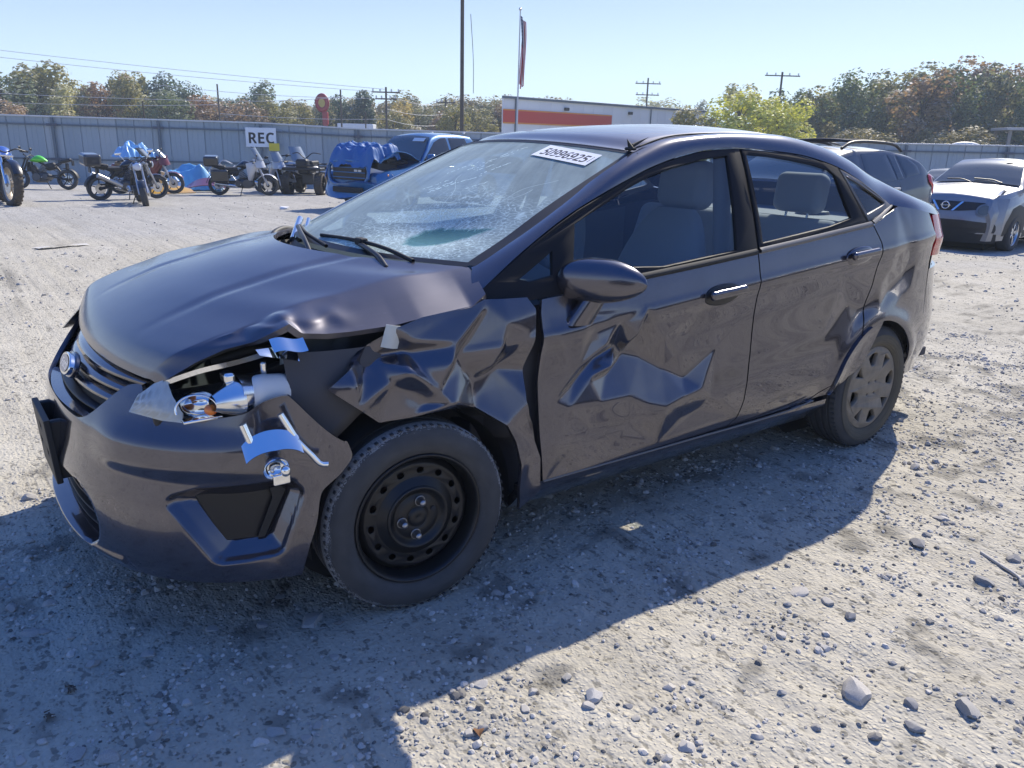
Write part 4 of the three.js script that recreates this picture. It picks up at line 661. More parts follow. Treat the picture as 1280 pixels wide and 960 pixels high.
{
  const t = canvasTex(256, 160, (c, w, h) => { c.fillStyle = '#e9ecef'; c.fillRect(0, 0, w, h); c.fillStyle = '#15171c'; c.font = 'bold 128px sans-serif'; c.textAlign = 'center'; c.textBaseline = 'middle'; c.fillText('REC', w / 2, h / 2 + 6, w * .9); });
  const S = thing('fence_sign', 'white board lettered REC fixed to the long fence', 'sign', [9.32, 1.22, -26.46], -Math.atan2(.497, 1)); obj('board', box(1.05, .66, .02, 0, 0, 0, .003), std(lin(.8, .8, .8), .5), S);
  const g = new THREE.PlaneGeometry(1.04, .65).translate(0, 0, .013); obj('lettering', g, std(lin(1, 1, 1), .5, 0, { map: t }), S);
  tag(obj('warning_plate', box(.36, .26, .02, 0, 0, 0, .003).rotateY(-Math.atan2(.497, 1)).translate(9.69, .90, -26.21), std(lin(.72, .58, .05), .5)), 'small yellow plate at the lower corner of the lettered board', 'sign');
}
// ---------- beyond the fence ----------
{
  const w = std(lin(.80, .81, .80), .55), B = thing('warehouse', 'long low white metal building with a red and orange band', 'building', [32.8, -1.2, -44.3], Math.atan2(3.8, 25));
  const L = 25.4, H = 5.27;
  for (let k = 0; k < 21; k++) obj('wall_panel', box(1.2, H, .08, 1.21 * k + .6, H / 2, -.04, .006), k % 3 ? w : std(lin(.76, .77, .77), .55), B);
  { const fp = [[-.1, .02], [L + .2, .02], [L + 14, -13], [13.7, -13]]; const sh = new THREE.Shape(fp.map(([x, z]) => new THREE.Vector2(x, -z))); obj('roof', new THREE.ExtrudeGeometry(sh, { depth: .14, bevelEnabled: false }).rotateX(-Math.PI / 2).translate(0, H - .02, 0), std(lin(.6, .6, .61), .5, .2), B); obj('side_wall', box(18.6, H - .04, .1, 9.3, H / 2 - .02, 0, .005).rotateY(Math.atan2(13, 13.7)).translate(-.02, 0, -.1), w, B); } obj('roof_edge', box(L + .5, .16, .12, L / 2, H + .02, .10, .01), galvDark, B);
  const bm = obj('colour_band', box(12.0, .80, .05, 5.9, 4.05, .05, .004), std(lin(.60, .055, .03), .5), B); void bm;
  for (const [y, h] of [[4.48, .09], [3.62, .09]]) obj('band_edge', box(12.0, h, .055, 5.9, y, .052, .004), std(lin(.75, .28, .04), .5), B);
  for (const x of [6.4, 14.2, 21.4]) obj('wall_lamp', box(.4, .22, .22, x, 4.75, .13, .03), satinBlack, B);
  obj('downpipe', box(.10, H, .10, 1.1, H / 2, .07, .01), galvDark, B); for (const x of [17.1, 21.0]) obj('downpipe', box(.08, H - .2, .08, x, H / 2, .07, .01), galvDark, B);
  // flag pole
  const F = thing('flag_pole', 'white flag pole with a limp striped flag beside the white building', 'flag pole', [28.8, -1.0, -37.4]);
  obj('pole', rod([0, 0, 0], [.06, 9.45, 0], .06, .035), std(lin(.55, .56, .58), .4, .3), F); obj('finial', ball(.09, .09, .09, .06, 9.5, 0, 12), dullChrome, F);
  const t = canvasTex(128, 256, (c, W, Hh) => { for (let i = 0; i < 13; i++) { c.fillStyle = i % 2 ? '#e8e4e2' : '#b3202c'; c.fillRect(i * W / 13, 0, W / 13 + 1, Hh); } c.fillStyle = '#232c55'; c.fillRect(0, 0, W * .54, Hh * .42); c.fillStyle = '#eee'; for (let i = 0; i < 5; i++) for (let j = 0; j < 7; j++) c.fillRect(6 + i * 13, 6 + j * 14, 4, 4); });
  const fl = grid(24, 30, (u, v) => { const y = 9.15 - 3.6 * v, w = .52 * (1 - .55 * v) * (.55 + .45 * Math.sin(v * 2.6 + .5)); return [.10 + w * u + .10 * v, y - .35 * u, .16 * Math.sin(u * 9 + v * 3) * (.4 + v)]; });
  { const uv = fl.attributes.uv; for (let j = 0; j <= 30; j++) for (let i = 0; i <= 24; i++) uv.setXY(j * 25 + i, i / 24, 1 - j / 30); }
  obj('flag', fl, std(lin(1, 1, 1), .9, 0, { map: t }), F);
}
const poleWood = std(lin(.10, .085, .07), .95), wireMat = std(lin(.55, .55, .55), .4, .4);
function pole(label, x, z, top, r, arms = []) { const y0 = groundY(x, z), P = thing('utility_pole', label, 'utility pole', [x, y0, z], 0); obj('pole', rod([0, 0, 0], [0, top - y0, 0], r * .65, r * .5), poleWood, P); for (const [h, w] of arms) { const yy = top - y0 - h; obj('cross_arm', box(w, .09, .08, 0, yy, .12, .01).rotateY(-.6), poleWood, P); for (const s of [-.45, -.2, .2, .45]) obj('insulator', new THREE.CylinderGeometry(.05, .06, .16, 8).translate(s * w, yy + .14, .12).rotateY(-.6), galvCap, P); } return P; }
pole('tall dark wooden pole rising out of the top of the picture behind the blue pickup', 18.55, -27.6, 13, .14);
pole('thin grey post standing up above the long fence', 6.2, -29.6, 2.37, .05);
pole('wooden pole among the brown trees on the left', 17.7, -58.1, 4.57, .11);
pole('wooden pole beside the round red sign', 24.7, -52.9, 4.4, .11);
pole('short wooden pole left of the poles with cross arms', 26.1, -51.9, 2.94, .09);
pole('pole with two cross arms, middle of the left tree line', 27.3, -51, 4.65, .14, [[.35, 2.0], [.8, 1.5]]);
pole('pole with one cross arm close to the tall dark pole', 36, -57, 4.5, .12, [[.4, 1.6]]);
pole('pole with two cross arms rising behind the white building', 56.5, -54.1, 7.1, .15, [[.5, 2.4], [1.5, 2.2]]);
pole('pole with a wide top arm above the yellow-green tree', 58, -40.4, 7.1, .16, [[.3, 2.9]]);
function wire(label, a, b, sag, r = .016) { const p = []; for (let i = 0; i <= 20; i++) { const t = i / 20; p.push([lerp(a[0], b[0], t), lerp(a[1], b[1], t) - sag * 4 * t * (1 - t), lerp(a[2], b[2], t)]); } const m = obj('power_line', tube(p, r, 40, 5), wireMat); return tag(m, label, 'power line', 'power lines over the left tree line'); }
wire('highest power line, rising to the top left edge', [-7, 7.6, -72], [27.2, 4.5, -51], .25); wire('second power line from the top at the left edge', [-7, 7.15, -72], [27.4, 4.3, -51], .35);
wire('power line from the wooden pole in the brown trees to the left edge', [-7, 4.0, -73], [17.7, 3.45, -58.1], .2); wire('lower power line left of the wooden pole in the brown trees', [-7, 3.7, -73], [17.7, 3.2, -58.1], .5);
wire('power line between the wooden pole and the pole beside the red sign', [17.7, 3.45, -58.1], [24.7, 3.9, -52.9], .12); wire('low power line passing behind the red sign', [17.7, 2.6, -58.1], [27.3, 2.5, -51], .15); wire('power line crossing the brown trees high up', [14, 4.4, -60], [27.2, 3.9, -51], .25);
wire('power line running right from the pole with two cross arms', [27.3, 4.2, -51], [36, 4.0, -57], .35); wire('lower power line right of the pole with two cross arms', [27.3, 3.2, -51], [36, 3.2, -57], .25); wire('low power line ending near the tall dark pole', [27.3, 2.5, -51], [36, 2.4, -57], .3);
tag(obj('power_line', tube([[18.9, 6.3, -27.5], [19.05, 4.5, -27.5], [19.0, 3.2, -27.4]], .014, 20, 5), galvDark), 'thin cable hanging beside the tall dark pole', 'cable');
{
  const S = thing('store_sign', 'round red sign with a yellow middle on a red stem', 'sign', [29.8, -1.4, -67.8], -.75);
  obj('ring', new THREE.TorusGeometry(.58, .24, 12, 36).scale(.8, 1, .8).translate(0, 5.4, 0), std(lin(.35, .02, .03), .5), S); obj('face', new THREE.CylinderGeometry(.5, .5, .2, 30).rotateX(Math.PI / 2).scale(.8, 1, 1).translate(0, 5.4, 0), std(lin(.55, .42, .10), .5), S); obj('stem', [box(.5, 1.1, .3, .25, 4.1, 0, .05), box(.3, 3.6, .3, .25, 1.8, 0, .03)], std(lin(.38, .03, .04), .5), S);
  const T = thing('box_truck', 'white truck roof showing above the long fence', 'truck', [31, -1.35, -62.5], -.6);
  obj('cargo_box', box(3.0, 2.5, 2.2, -.4, 2.35, 0, .06), std(lin(.72, .75, .78), .4), T); obj('cab', box(1.4, 1.9, 2.0, 1.8, 1.55, 0, .15), std(lin(.66, .7, .74), .4), T); for (const x of [-1.2, 1.6]) for (const s of [1, -1]) obj('wheel', new THREE.CylinderGeometry(.45, .45, .25, 20).rotateX(Math.PI / 2).translate(x, .45, s * .95), tyreRubber, T);
  const C = thing('carport', 'open shed with a pale flat roof beyond the right fence', 'shed', [63.2, -1.2, -24.2], -.9);
  obj('roof', box(7, .18, 4, 2.6, 4.05, 0, .02), std(lin(.5, .5, .49), .6), C); for (const x of [-.6, 2.4, 5.6]) for (const z of [-1.7, 1.7]) obj('post', box(.2, 4, .2, x, 2, z, .01), std(lin(.3, .27, .24), .8), C);
}
// ---------- trees ----------
{
  const barkMat = std(lin(.085, .07, .055), .95);
  const forms = [0, 1, 2, 3, 4, 5, 6, 7].map(seed => {
    const r = mulberry(500 + seed), lobes = [], conic = seed === 5, loose = seed === 2 || seed === 6, n = loose ? 15 : 19;
    for (let k = 0; k < n; k++) { const t = k / (n - 1), y = lerp(conic ? .22 : .30, .92, t), env = conic ? .30 * (1 - t * .85) : .36 * Math.sqrt(Math.max(.08, 1 - Math.pow((t - .42) / .64, 2))), a = r() * TAU, q = Math.sqrt(r()) * env * .8; lobes.push([Math.cos(a) * q, y, Math.sin(a) * q, (conic ? .08 : loose ? .085 : .105) + r() * .05]); }
    const P = [], N = [], C = [], idx = []; let v = 0; const count = loose ? 4200 : 6200;
    for (let i = 0; i < count; i++) {
      const L = lobes[Math.floor(r() * n)], th = r() * TAU, ph = Math.acos(2 * r() - 1), q = L[3] * (.55 + .5 * Math.pow(r(), .6)), d = V(Math.sin(ph) * Math.cos(th), Math.cos(ph), Math.sin(ph) * Math.sin(th));
      const c = V(L[0], L[1], L[2]).addScaledVector(d, q); if (n3(c.x * 9 + seed, c.y * 9, c.z * 9) < -.32) continue;
      const s = .011 + .011 * r(), nn = d.clone().add(V(r() - .5, r() - .2, r() - .5).multiplyScalar(1.5)).normalize(), a = V(-nn.z, .3 * (r() - .5), nn.x).normalize(), b = nn.clone().cross(a), tone = .72 + .5 * r();
      for (const [x, y] of [[-1, -.2], [0, -.75], [1, -.1], [.15, .8]]) { const p = c.clone().addScaledVector(a, x * s).addScaledVector(b, y * s); P.push(p.x, p.y, p.z); N.push(nn.x, nn.y, nn.z); C.push(tone, tone * (.95 + .1 * r()), tone); }
      idx.push(v, v + 1, v + 2, v, v + 2, v + 3); v += 4;
    }
    const g = new THREE.BufferGeometry(); g.setAttribute('position', new THREE.Float32BufferAttribute(P, 3)); g.setAttribute('normal', new THREE.Float32BufferAttribute(N, 3)); g.setAttribute('color', new THREE.Float32BufferAttribute(C, 3)); g.setIndex(idx);
    const limbs = [new THREE.CylinderGeometry(.009, .024, .82, 8).translate(0, .41, 0)]; for (const L of lobes) limbs.push(rod([0, Math.max(.12, L[1] - .2), 0], [L[0], L[1], L[2]], .009, .003, 5));
    return { crown: g, trunk: merge(limbs) };
  });
  const leaf = (r, g, b) => new THREE.MeshPhysicalMaterial({ color: lin(r, g, b), vertexColors: true, roughness: .9, transmission: .5, thickness: 0, side: THREE.DoubleSide });
  const hues = { pine: leaf(0.105, 0.151, 0.070), green: leaf(0.171, 0.212, 0.077), olive: leaf(0.316, 0.287, 0.081), rust: leaf(0.391, 0.230, 0.098), brown: leaf(0.356, 0.236, 0.109), gold: leaf(0.604, 0.463, 0.101), pale: leaf(0.483, 0.463, 0.201), lime: leaf(0.604, 0.604, 0.091), dull: leaf(0.259, 0.259, 0.121) };
  const words = { pine: 'dark green pine', green: 'green leafy tree', olive: 'olive green tree', rust: 'rust red autumn tree', brown: 'brown autumn tree', gold: 'golden yellow tree', pale: 'pale thin-leaved tree', lime: 'bright yellow-green tree', dull: 'dull green tree' };
  const tree = (kind, form, x, z, top, w, label, group) => { const y0 = groundY(x, z) - .1, h = top - y0, T = thing('tree', label, 'tree', [x, y0, z], form * 1.7 + x, group); obj('trunk', forms[form].trunk, barkMat, T); obj('crown', forms[form].crown, hues[kind], T); T.scale.set(w / .72, h, w / .72); return T; };
  // left tree line, seen over the long fence: [kind, form, u along the line 0..1, set back, top, width]
  const ord = ['first', 'second', 'third', 'fourth', 'fifth', 'sixth', 'seventh', 'eighth', 'ninth', 'tenth', 'eleventh', 'twelfth', 'thirteenth', 'fourteenth', 'fifteenth', 'sixteenth', 'seventeenth', 'eighteenth', 'nineteenth', 'twentieth', 'twenty-first', 'twenty-second', 'twenty-third', 'twenty-fourth', 'twenty-fifth', 'twenty-sixth', 'twenty-seventh', 'twenty-eighth', 'twenty-ninth', 'thirtieth'];
  const left = [['green', 0, -10, 0, 5.3, 7], ['green', 0, 6, 4, 5.6, 6], ['olive', 3, 35, 0, 6.2, 6.5], ['pale', 2, 62, -3, 4.6, 5], ['brown', 4, 20, -9, 3.2, 4.5], ['pale', 6, 70, 3, 5.0, 4.5], ['rust', 1, 95, 1, 5.0, 5], ['pine', 5, 102, 4, 5.4, 3.6], ['brown', 2, 122, 2, 5.9, 4], ['olive', 7, 135, -2, 5.6, 5.5], ['olive', 6, 140, 4, 6.0, 4], ['pine', 0, 168, 3, 5.9, 5], ['green', 3, 176, -3, 4.6, 5], ['pine', 4, 195, 3, 5.2, 4.5], ['rust', 1, 214, 0, 4.3, 5], ['brown', 7, 236, -2, 3.6, 6], ['pine', 2, 240, 4, 4.2, 4], ['green', 0, 275, 2, 5.5, 5.5], ['olive', 3, 290, -3, 4.2, 5.5], ['brown', 4, 262, -5, 3.7, 4.5], ['olive', 1, 318, 0, 3.9, 4], ['dull', 2, 345, 3, 4.4, 3.6], ['pine', 6, 362, 2, 4.6, 4.2], ['pine', 5, 392, 3, 5.3, 5], ['gold', 7, 432, 1, 4.3, 4.5], ['olive', 0, 415, -3, 3.3, 4], ['dull', 4, 460, 2, 3.9, 4.5], ['brown', 1, 490, -2, 3.6, 4.5], ['dull', 6, 512, 3, 4.4, 5], ['olive', 3, 545, 0, 4.1, 5.5], ['dull', 7, 570, 3, 4.6, 5], ['brown', 2, 594, 1, 4.5, 5], ['dull', 1, 618, 0, 3.9, 4.5]];
  left.forEach(([kind, form, u, back, top, w], i) => { const t = u / 620, x = lerp(6.6, 50, t) + back * .35, z = lerp(-74, -74, t) - back * 1.0 - 4 * Math.sin(u * .01) + 6 * t; const s = 1 + back * .006; tree(kind, form, x, z, top * s, w, words[kind] + (top > 5.2 ? ', tall' : top < 3.8 ? ', low' : '') + ', ' + (ord[i] || (i === 30 ? 'third to last' : i === 31 ? 'next to last' : 'last')) + ' from the left over the long fence', 'trees behind the long fence'); });
  // round the white building
  tree('lime', 0, 46.5, -35.2, 4.7, 5.6, 'bright yellow-green tree at the right end of the white building'); tree('lime', 3, 49.5, -33.6, 4.5, 5.2, 'bright yellow-green tree in front of the right woods'); tree('olive', 7, 44.6, -37.4, 3.6, 4.6, 'olive bush against the end wall of the white building'); tree('pale', 2, 50.5, -38.5, 5.6, 5, 'pale loose tree rising behind the yellow-green trees');
  tree('dull', 0, 114, -98, 8.0, 6, 'small round dark tree far off above the building roof'); tree('pale', 6, 106, -102, 8.4, 9, 'pale far tree left of the pole behind the building'); tree('pale', 4, 112, -103, 8.2, 10, 'pale far tree right of the pole behind the building'); tree('olive', 1, 33.8, -52, 3.6, 3.5, 'small green bush at the left corner of the white building');
  tree('gold', 2, 57, -20.5, 1.6, 2.4, 'small yellow sapling just over the right fence');
  // woods on the right: two rows of trees one can tell apart, a mass behind them
  const wr = mulberry(61), kinds = ['dull', 'olive', 'dull', 'pale', 'olive', 'olive', 'pale', 'green', 'brown', 'dull'];
  for (let i = 0; i < 22; i++) { const u = i / 21, row = i % 2, D = 74 + row * 9 + wr() * 4, a = lerp(.955, 1.30, u) + (wr() - .5) * .01, x = -1.1 + Math.sin(a) * D, z = 2.7 - Math.cos(a) * D, top = lerp(5.4, 7.6, smoothstep(u, 0, .45)) + (wr() - .5) * 1.3 + row * .5; const kind = kinds[Math.floor(wr() * 10)]; tree(kind, [2, 6, 1, 6, 2, 4, 6, 0][Math.floor(wr() * 8)], x, z, top, 5.2 + wr() * 2.2, words[kind] + ', ' + ord[i] + ' of the right woods counted from the yellow-green tree', 'front trees of the right woods'); }
  const M = new THREE.Matrix4(), Q = new THREE.Quaternion(), n = 110, im = new THREE.InstancedMesh(forms[3].crown, hues.olive, n), it = new THREE.InstancedMesh(forms[3].trunk, barkMat, n), c = new THREE.Color();
  for (let i = 0; i < n; i++) { const a = lerp(.94, 1.45, wr()), D = 92 + wr() * 22, x = -1.1 + Math.sin(a) * D, z = 2.7 - Math.cos(a) * D, y0 = groundY(x, z) - .1, top = lerp(4.2, 6.2, smoothstep(a, .95, 1.1)) + wr() * 1.6; Q.setFromAxisAngle(V(0, 1, 0), wr() * TAU); const w = (6 + wr() * 3) / .72; M.compose(V(x, y0, z), Q, V(w, top - y0, w)); im.setMatrixAt(i, M); it.setMatrixAt(i, M); const k = .7 + .5 * wr(); im.setColorAt(i, c.setRGB(k * (1 + .3 * wr()), k, k)); }
  im.name = 'woodland'; im.userData.kind = 'stuff'; im.userData.label = 'depth of the woods behind the right fence'; im.castShadow = im.receiveShadow = true; scene.add(im);
  it.name = 'woodland_trunks'; it.userData.kind = 'stuff'; it.userData.label = 'trunks in the depth of the right woods'; it.castShadow = it.receiveShadow = true; scene.add(it);
  const lm = new THREE.InstancedMesh(forms[7].crown, hues.olive, 80); for (let i = 0; i < 80; i++) { const a = lerp(.04, .70, (i + wr()) / 80), D = 100 + wr() * 14, x = -1.1 + Math.sin(a) * D, z = 2.7 - Math.cos(a) * D, y0 = groundY(x, z) - .1, top = 3.4 + wr() * 1.9 + 1.2 * smoothstep(a, .35, .6), w = (5.5 + wr() * 3) / .72; M.compose(V(x, y0, z), Q.setFromAxisAngle(V(0, 1, 0), wr() * TAU), V(w, top - y0, w)); lm.setMatrixAt(i, M); const k = .7 + .5 * wr(), h = wr(); lm.setColorAt(i, c.setRGB(k * (1 + .15 * h), k * (1 - .05 * h), k * (1 - .1 * h))); }
  lm.name = 'woodland_001'; lm.userData.kind = 'stuff'; lm.userData.label = 'depth of the tree belt beyond the long fence'; lm.castShadow = lm.receiveShadow = true; scene.add(lm);
  const us = new THREE.InstancedMesh(forms[0].crown, hues.olive, 90); for (let i = 0; i < 90; i++) { const right = i < 45, a = right ? lerp(.93, 1.35, wr()) : lerp(.05, .62, wr()), D = right ? 66 + wr() * 10 : 74 + wr() * 14, x = -1.1 + Math.sin(a) * D, z = 2.7 - Math.cos(a) * D, w = 5 + wr() * 3; M.compose(V(x, groundY(x, z) - .8, z), Q.setFromAxisAngle(V(0, 1, 0), wr() * TAU), V(w, right ? 3.4 + wr() * 1.6 : 3.6 + wr() * 1.0, w)); us.setMatrixAt(i, M); const k = .6 + .5 * wr(); us.setColorAt(i, c.setRGB(k * 1.1, k, k)); }
  us.name = 'undergrowth'; us.userData.kind = 'stuff'; us.userData.label = 'undergrowth below the trees beyond the fences'; us.castShadow = us.receiveShadow = true; scene.add(us);
}
// ---------- other vehicles ----------
const darkGlass = phys({ color: lin(.012, .016, .02), roughness: .04, clearcoat: 1, clearcoatRoughness: .02 });
const paleGlass = phys({ color: lin(.06, .072, .072), roughness: .1, clearcoat: 1, clearcoatRoughness: .06 });
const paintOf = (r, g, b, metal = .4) => phys({ color: lin(r, g, b), map: paintMap, metalness: metal, roughness: .4, clearcoat: 1, clearcoatRoughness: .05 });
// a car: nose at x = 0, tail at x = L, driver's side at +z
function car(S) {
  const { L, W, R, ax, G = .2 } = S, top = mono(S.top), belt = mono(S.belt), tum = S.tumble ?? .42;
  const T = thing(S.name, S.label, S.category, S.at, S.turn || 0, S.group); if (S.scale) T.scale.setScalar(S.scale);
  const hw = x => { const a = clamp(x / (S.nose ?? .7), 0, 1), b = clamp((L - x) / (S.tail ?? .6), 0, 1); return W * (1 - (S.nf ?? .22) * Math.pow(1 - a, 2.4)) * (1 - .16 * Math.pow(1 - b, 2.4)); };
  const arch = x => { let y = G; for (const c of ax) { const d = Math.abs(x - c), q = R * 1.17; if (d < q) y = Math.max(y, R + Math.sqrt(q * q - d * d) - .02); } return y; };
  const zAt = (x, y) => { const w = hw(x), yb = Math.min(belt(x), top(x) - .02); if (y <= yb) { const t = clamp((y - G) / (yb - G), 0, 1); return w * (.955 + .045 * Math.sin(t * Math.PI * .9 + .15)) - (y > yb - .14 ? .035 * (y - yb + .14) / .14 : 0); } return w * .965 - .035 - tum * (y - yb) - .1 * (y - yb) * (y - yb); };
  const sec = (x, v) => { const yb = Math.min(belt(x), top(x) - .02), yr = Math.max(yb + .002, top(x) - .055), y0 = Math.min(arch(x), yb - .02); if (v < .5) { const y = lerp(y0, yb, v / .5); return [y, zAt(x, y)]; } if (v < .74) { const y = lerp(yb, yr, (v - .5) / .24); return [y, zAt(x, y)]; } const q = (v - .74) / .26, z = zAt(x, yr); return [lerp(yr, top(x), Math.sin(q * Math.PI / 2)), z * (1 - q)]; };
  const xs = []; for (let i = 0; i <= 110; i++) xs.push(i / 110 * L); for (const k of S.xs || []) xs.push(k); for (const c of ax) for (const d of [-1.17, 1.17]) xs.push(c + d * R - .002, c + d * R + .002); xs.sort((a, b) => a - b);
  const nu = xs.length - 1, f = s => grid(nu, 44, (u, v) => { const x = xs[Math.round(u * nu)], [y, z] = sec(x, v); return [x, y, s * z]; });
  const body = obj('body', [f(1), f(-1)], S.paint, T); void body;
  const capAt = (x, o) => { const P = []; for (let i = 0; i <= 24; i++) { const [y, z] = sec(x, i / 24 * .98); P.push([y, z]); } const s = new THREE.Shape([...P.map(p => new THREE.Vector2(p[1], p[0])), ...P.reverse().map(p => new THREE.Vector2(-p[1], p[0]))]); return new THREE.ShapeGeometry(s).rotateY(o < 0 ? -Math.PI / 2 : Math.PI / 2).translate(x, 0, 0); };
  obj('front_end', capAt(0, -1), S.frontMat || S.paint, T); obj('rear_end', capAt(L, 1), S.paint, T);
  obj('underbody', [box(L - .3, .06, W * 1.7, L / 2, G + .05, 0, .01), ...ax.map(c => box(R * 2.3, R * 2.1, W * 1.25, c, R * 1.15, 0, .02))], darkVoid, T);
  const lay = (P, o = .006) => { const m = P.reduce((a, p) => [a[0] + p[0] / P.length, a[1] + p[1] / P.length], [0, 0]), ring = curve([...P, P[0]]); return s => grid(48, 5, (u, v) => { const p = ring(u), x = lerp(m[0], p[0], v), y = lerp(m[1], p[1], v); return [x, y, s * (zAt(x, y) + o * (v > .99 ? .3 : 1))]; }); };
  for (const s of [1, -1]) for (const P of S.windows || []) obj('window', lay(P)(s), S.glass || darkGlass, T);
  const across = (x0, x1, z, o) => grid(24, 12, (u, v) => { const x = lerp(x0, x1, v), w = u * 2 - 1, yr = top(x) - .055, zz = zAt(x, Math.max(yr, belt(x))) * z; return [x - o * .5, lerp(yr + .018, top(x), 1 - w * w) + o, zz * w]; });
  if (S.screen) obj('windscreen', across(S.screen[0], S.screen[1], .93, .012), S.screenMat || paleGlass, T);
  if (S.back) obj('rear_window', across(S.back[0], S.back[1], .9, .012), darkGlass, T);
  for (const c of ax) for (const s of [1, -1]) {
    const w = new THREE.Group(); w.name = 'wheel'; w.position.set(c, R, s * (W - .115)); if (s < 0) w.rotation.y = Math.PI; T.add(w);
    obj('tyre', latheZ([[R * .64, .09], [R * .72, .115], [R * .85, .12], [R * .97, .10], [R, .06], [R, -.06], [R * .97, -.10], [R * .7, -.10]], 40), tyreRubber, w);
    const sp = [latheZ([[R * .66, .10], [R * .62, .09], [R * .60, .03]], 40), latheZ([[.001, .075], [R * .17, .075], [R * .2, .06]], 24)]; const ns = S.spokes || 5; for (let k = 0; k < ns; k++) { const a = k / ns * TAU; for (const d of [-.09, .09]) sp.push(box(R * .46, R * .075, .02, R * .40, 0, .072, .006).rotateZ(a + d)); }
    obj('rim', sp, S.rim || dullChrome, w); obj('brake_disc', new THREE.CylinderGeometry(R * .58, R * .58, .02, 30).rotateX(Math.PI / 2).translate(0, 0, .02), darkVoid, w);
  }
  for (const d of S.details || []) { const [name, mat, P, o] = d; for (const s of [1, -1]) obj(name, lay(P, o ?? .012)(s), mat, T); }
  for (const h of S.handles || []) for (const s of [1, -1]) obj('door_handle', box(.17, .03, .03, h[0], h[1], s * (zAt(h[0], h[1]) + .02), .012), S.handleMat || dullChrome, T);
  for (const x of S.seams || []) for (const s of [1, -1]) obj('door_seam', grid(1, 20, (u, v) => { const y = lerp(arch(x) + .05, belt(x) - .03, v); return [x + u * .010, y, s * (zAt(x, y) + .0015)]; }), darkVoid, T);
  if (S.mirror) for (const s of [1, -1]) { const [x, y] = S.mirror; obj('door_mirror', [new RoundedBoxGeometry(.13, .16, .22, 4, .055).translate(x, y, s * (zAt(x, y - .1) + .13)), box(.06, .05, .10, x, y - .06, s * (zAt(x, y - .1) + .03), .015)], S.mirrorMat || S.paint, T); }
  T.userData.zAt = undefined; delete T.userData.zAt;
  return { T, zAt, top, belt, sec, hw };
}
const silver = paintOf(.29, .30, .32, .6);
const ellipse = (cx, cy, a, b) => Array.from({ length: 20 }, (_, i) => [cx + a * Math.cos(i / 20 * TAU), cy + b * Math.sin(i / 20 * TAU)]);
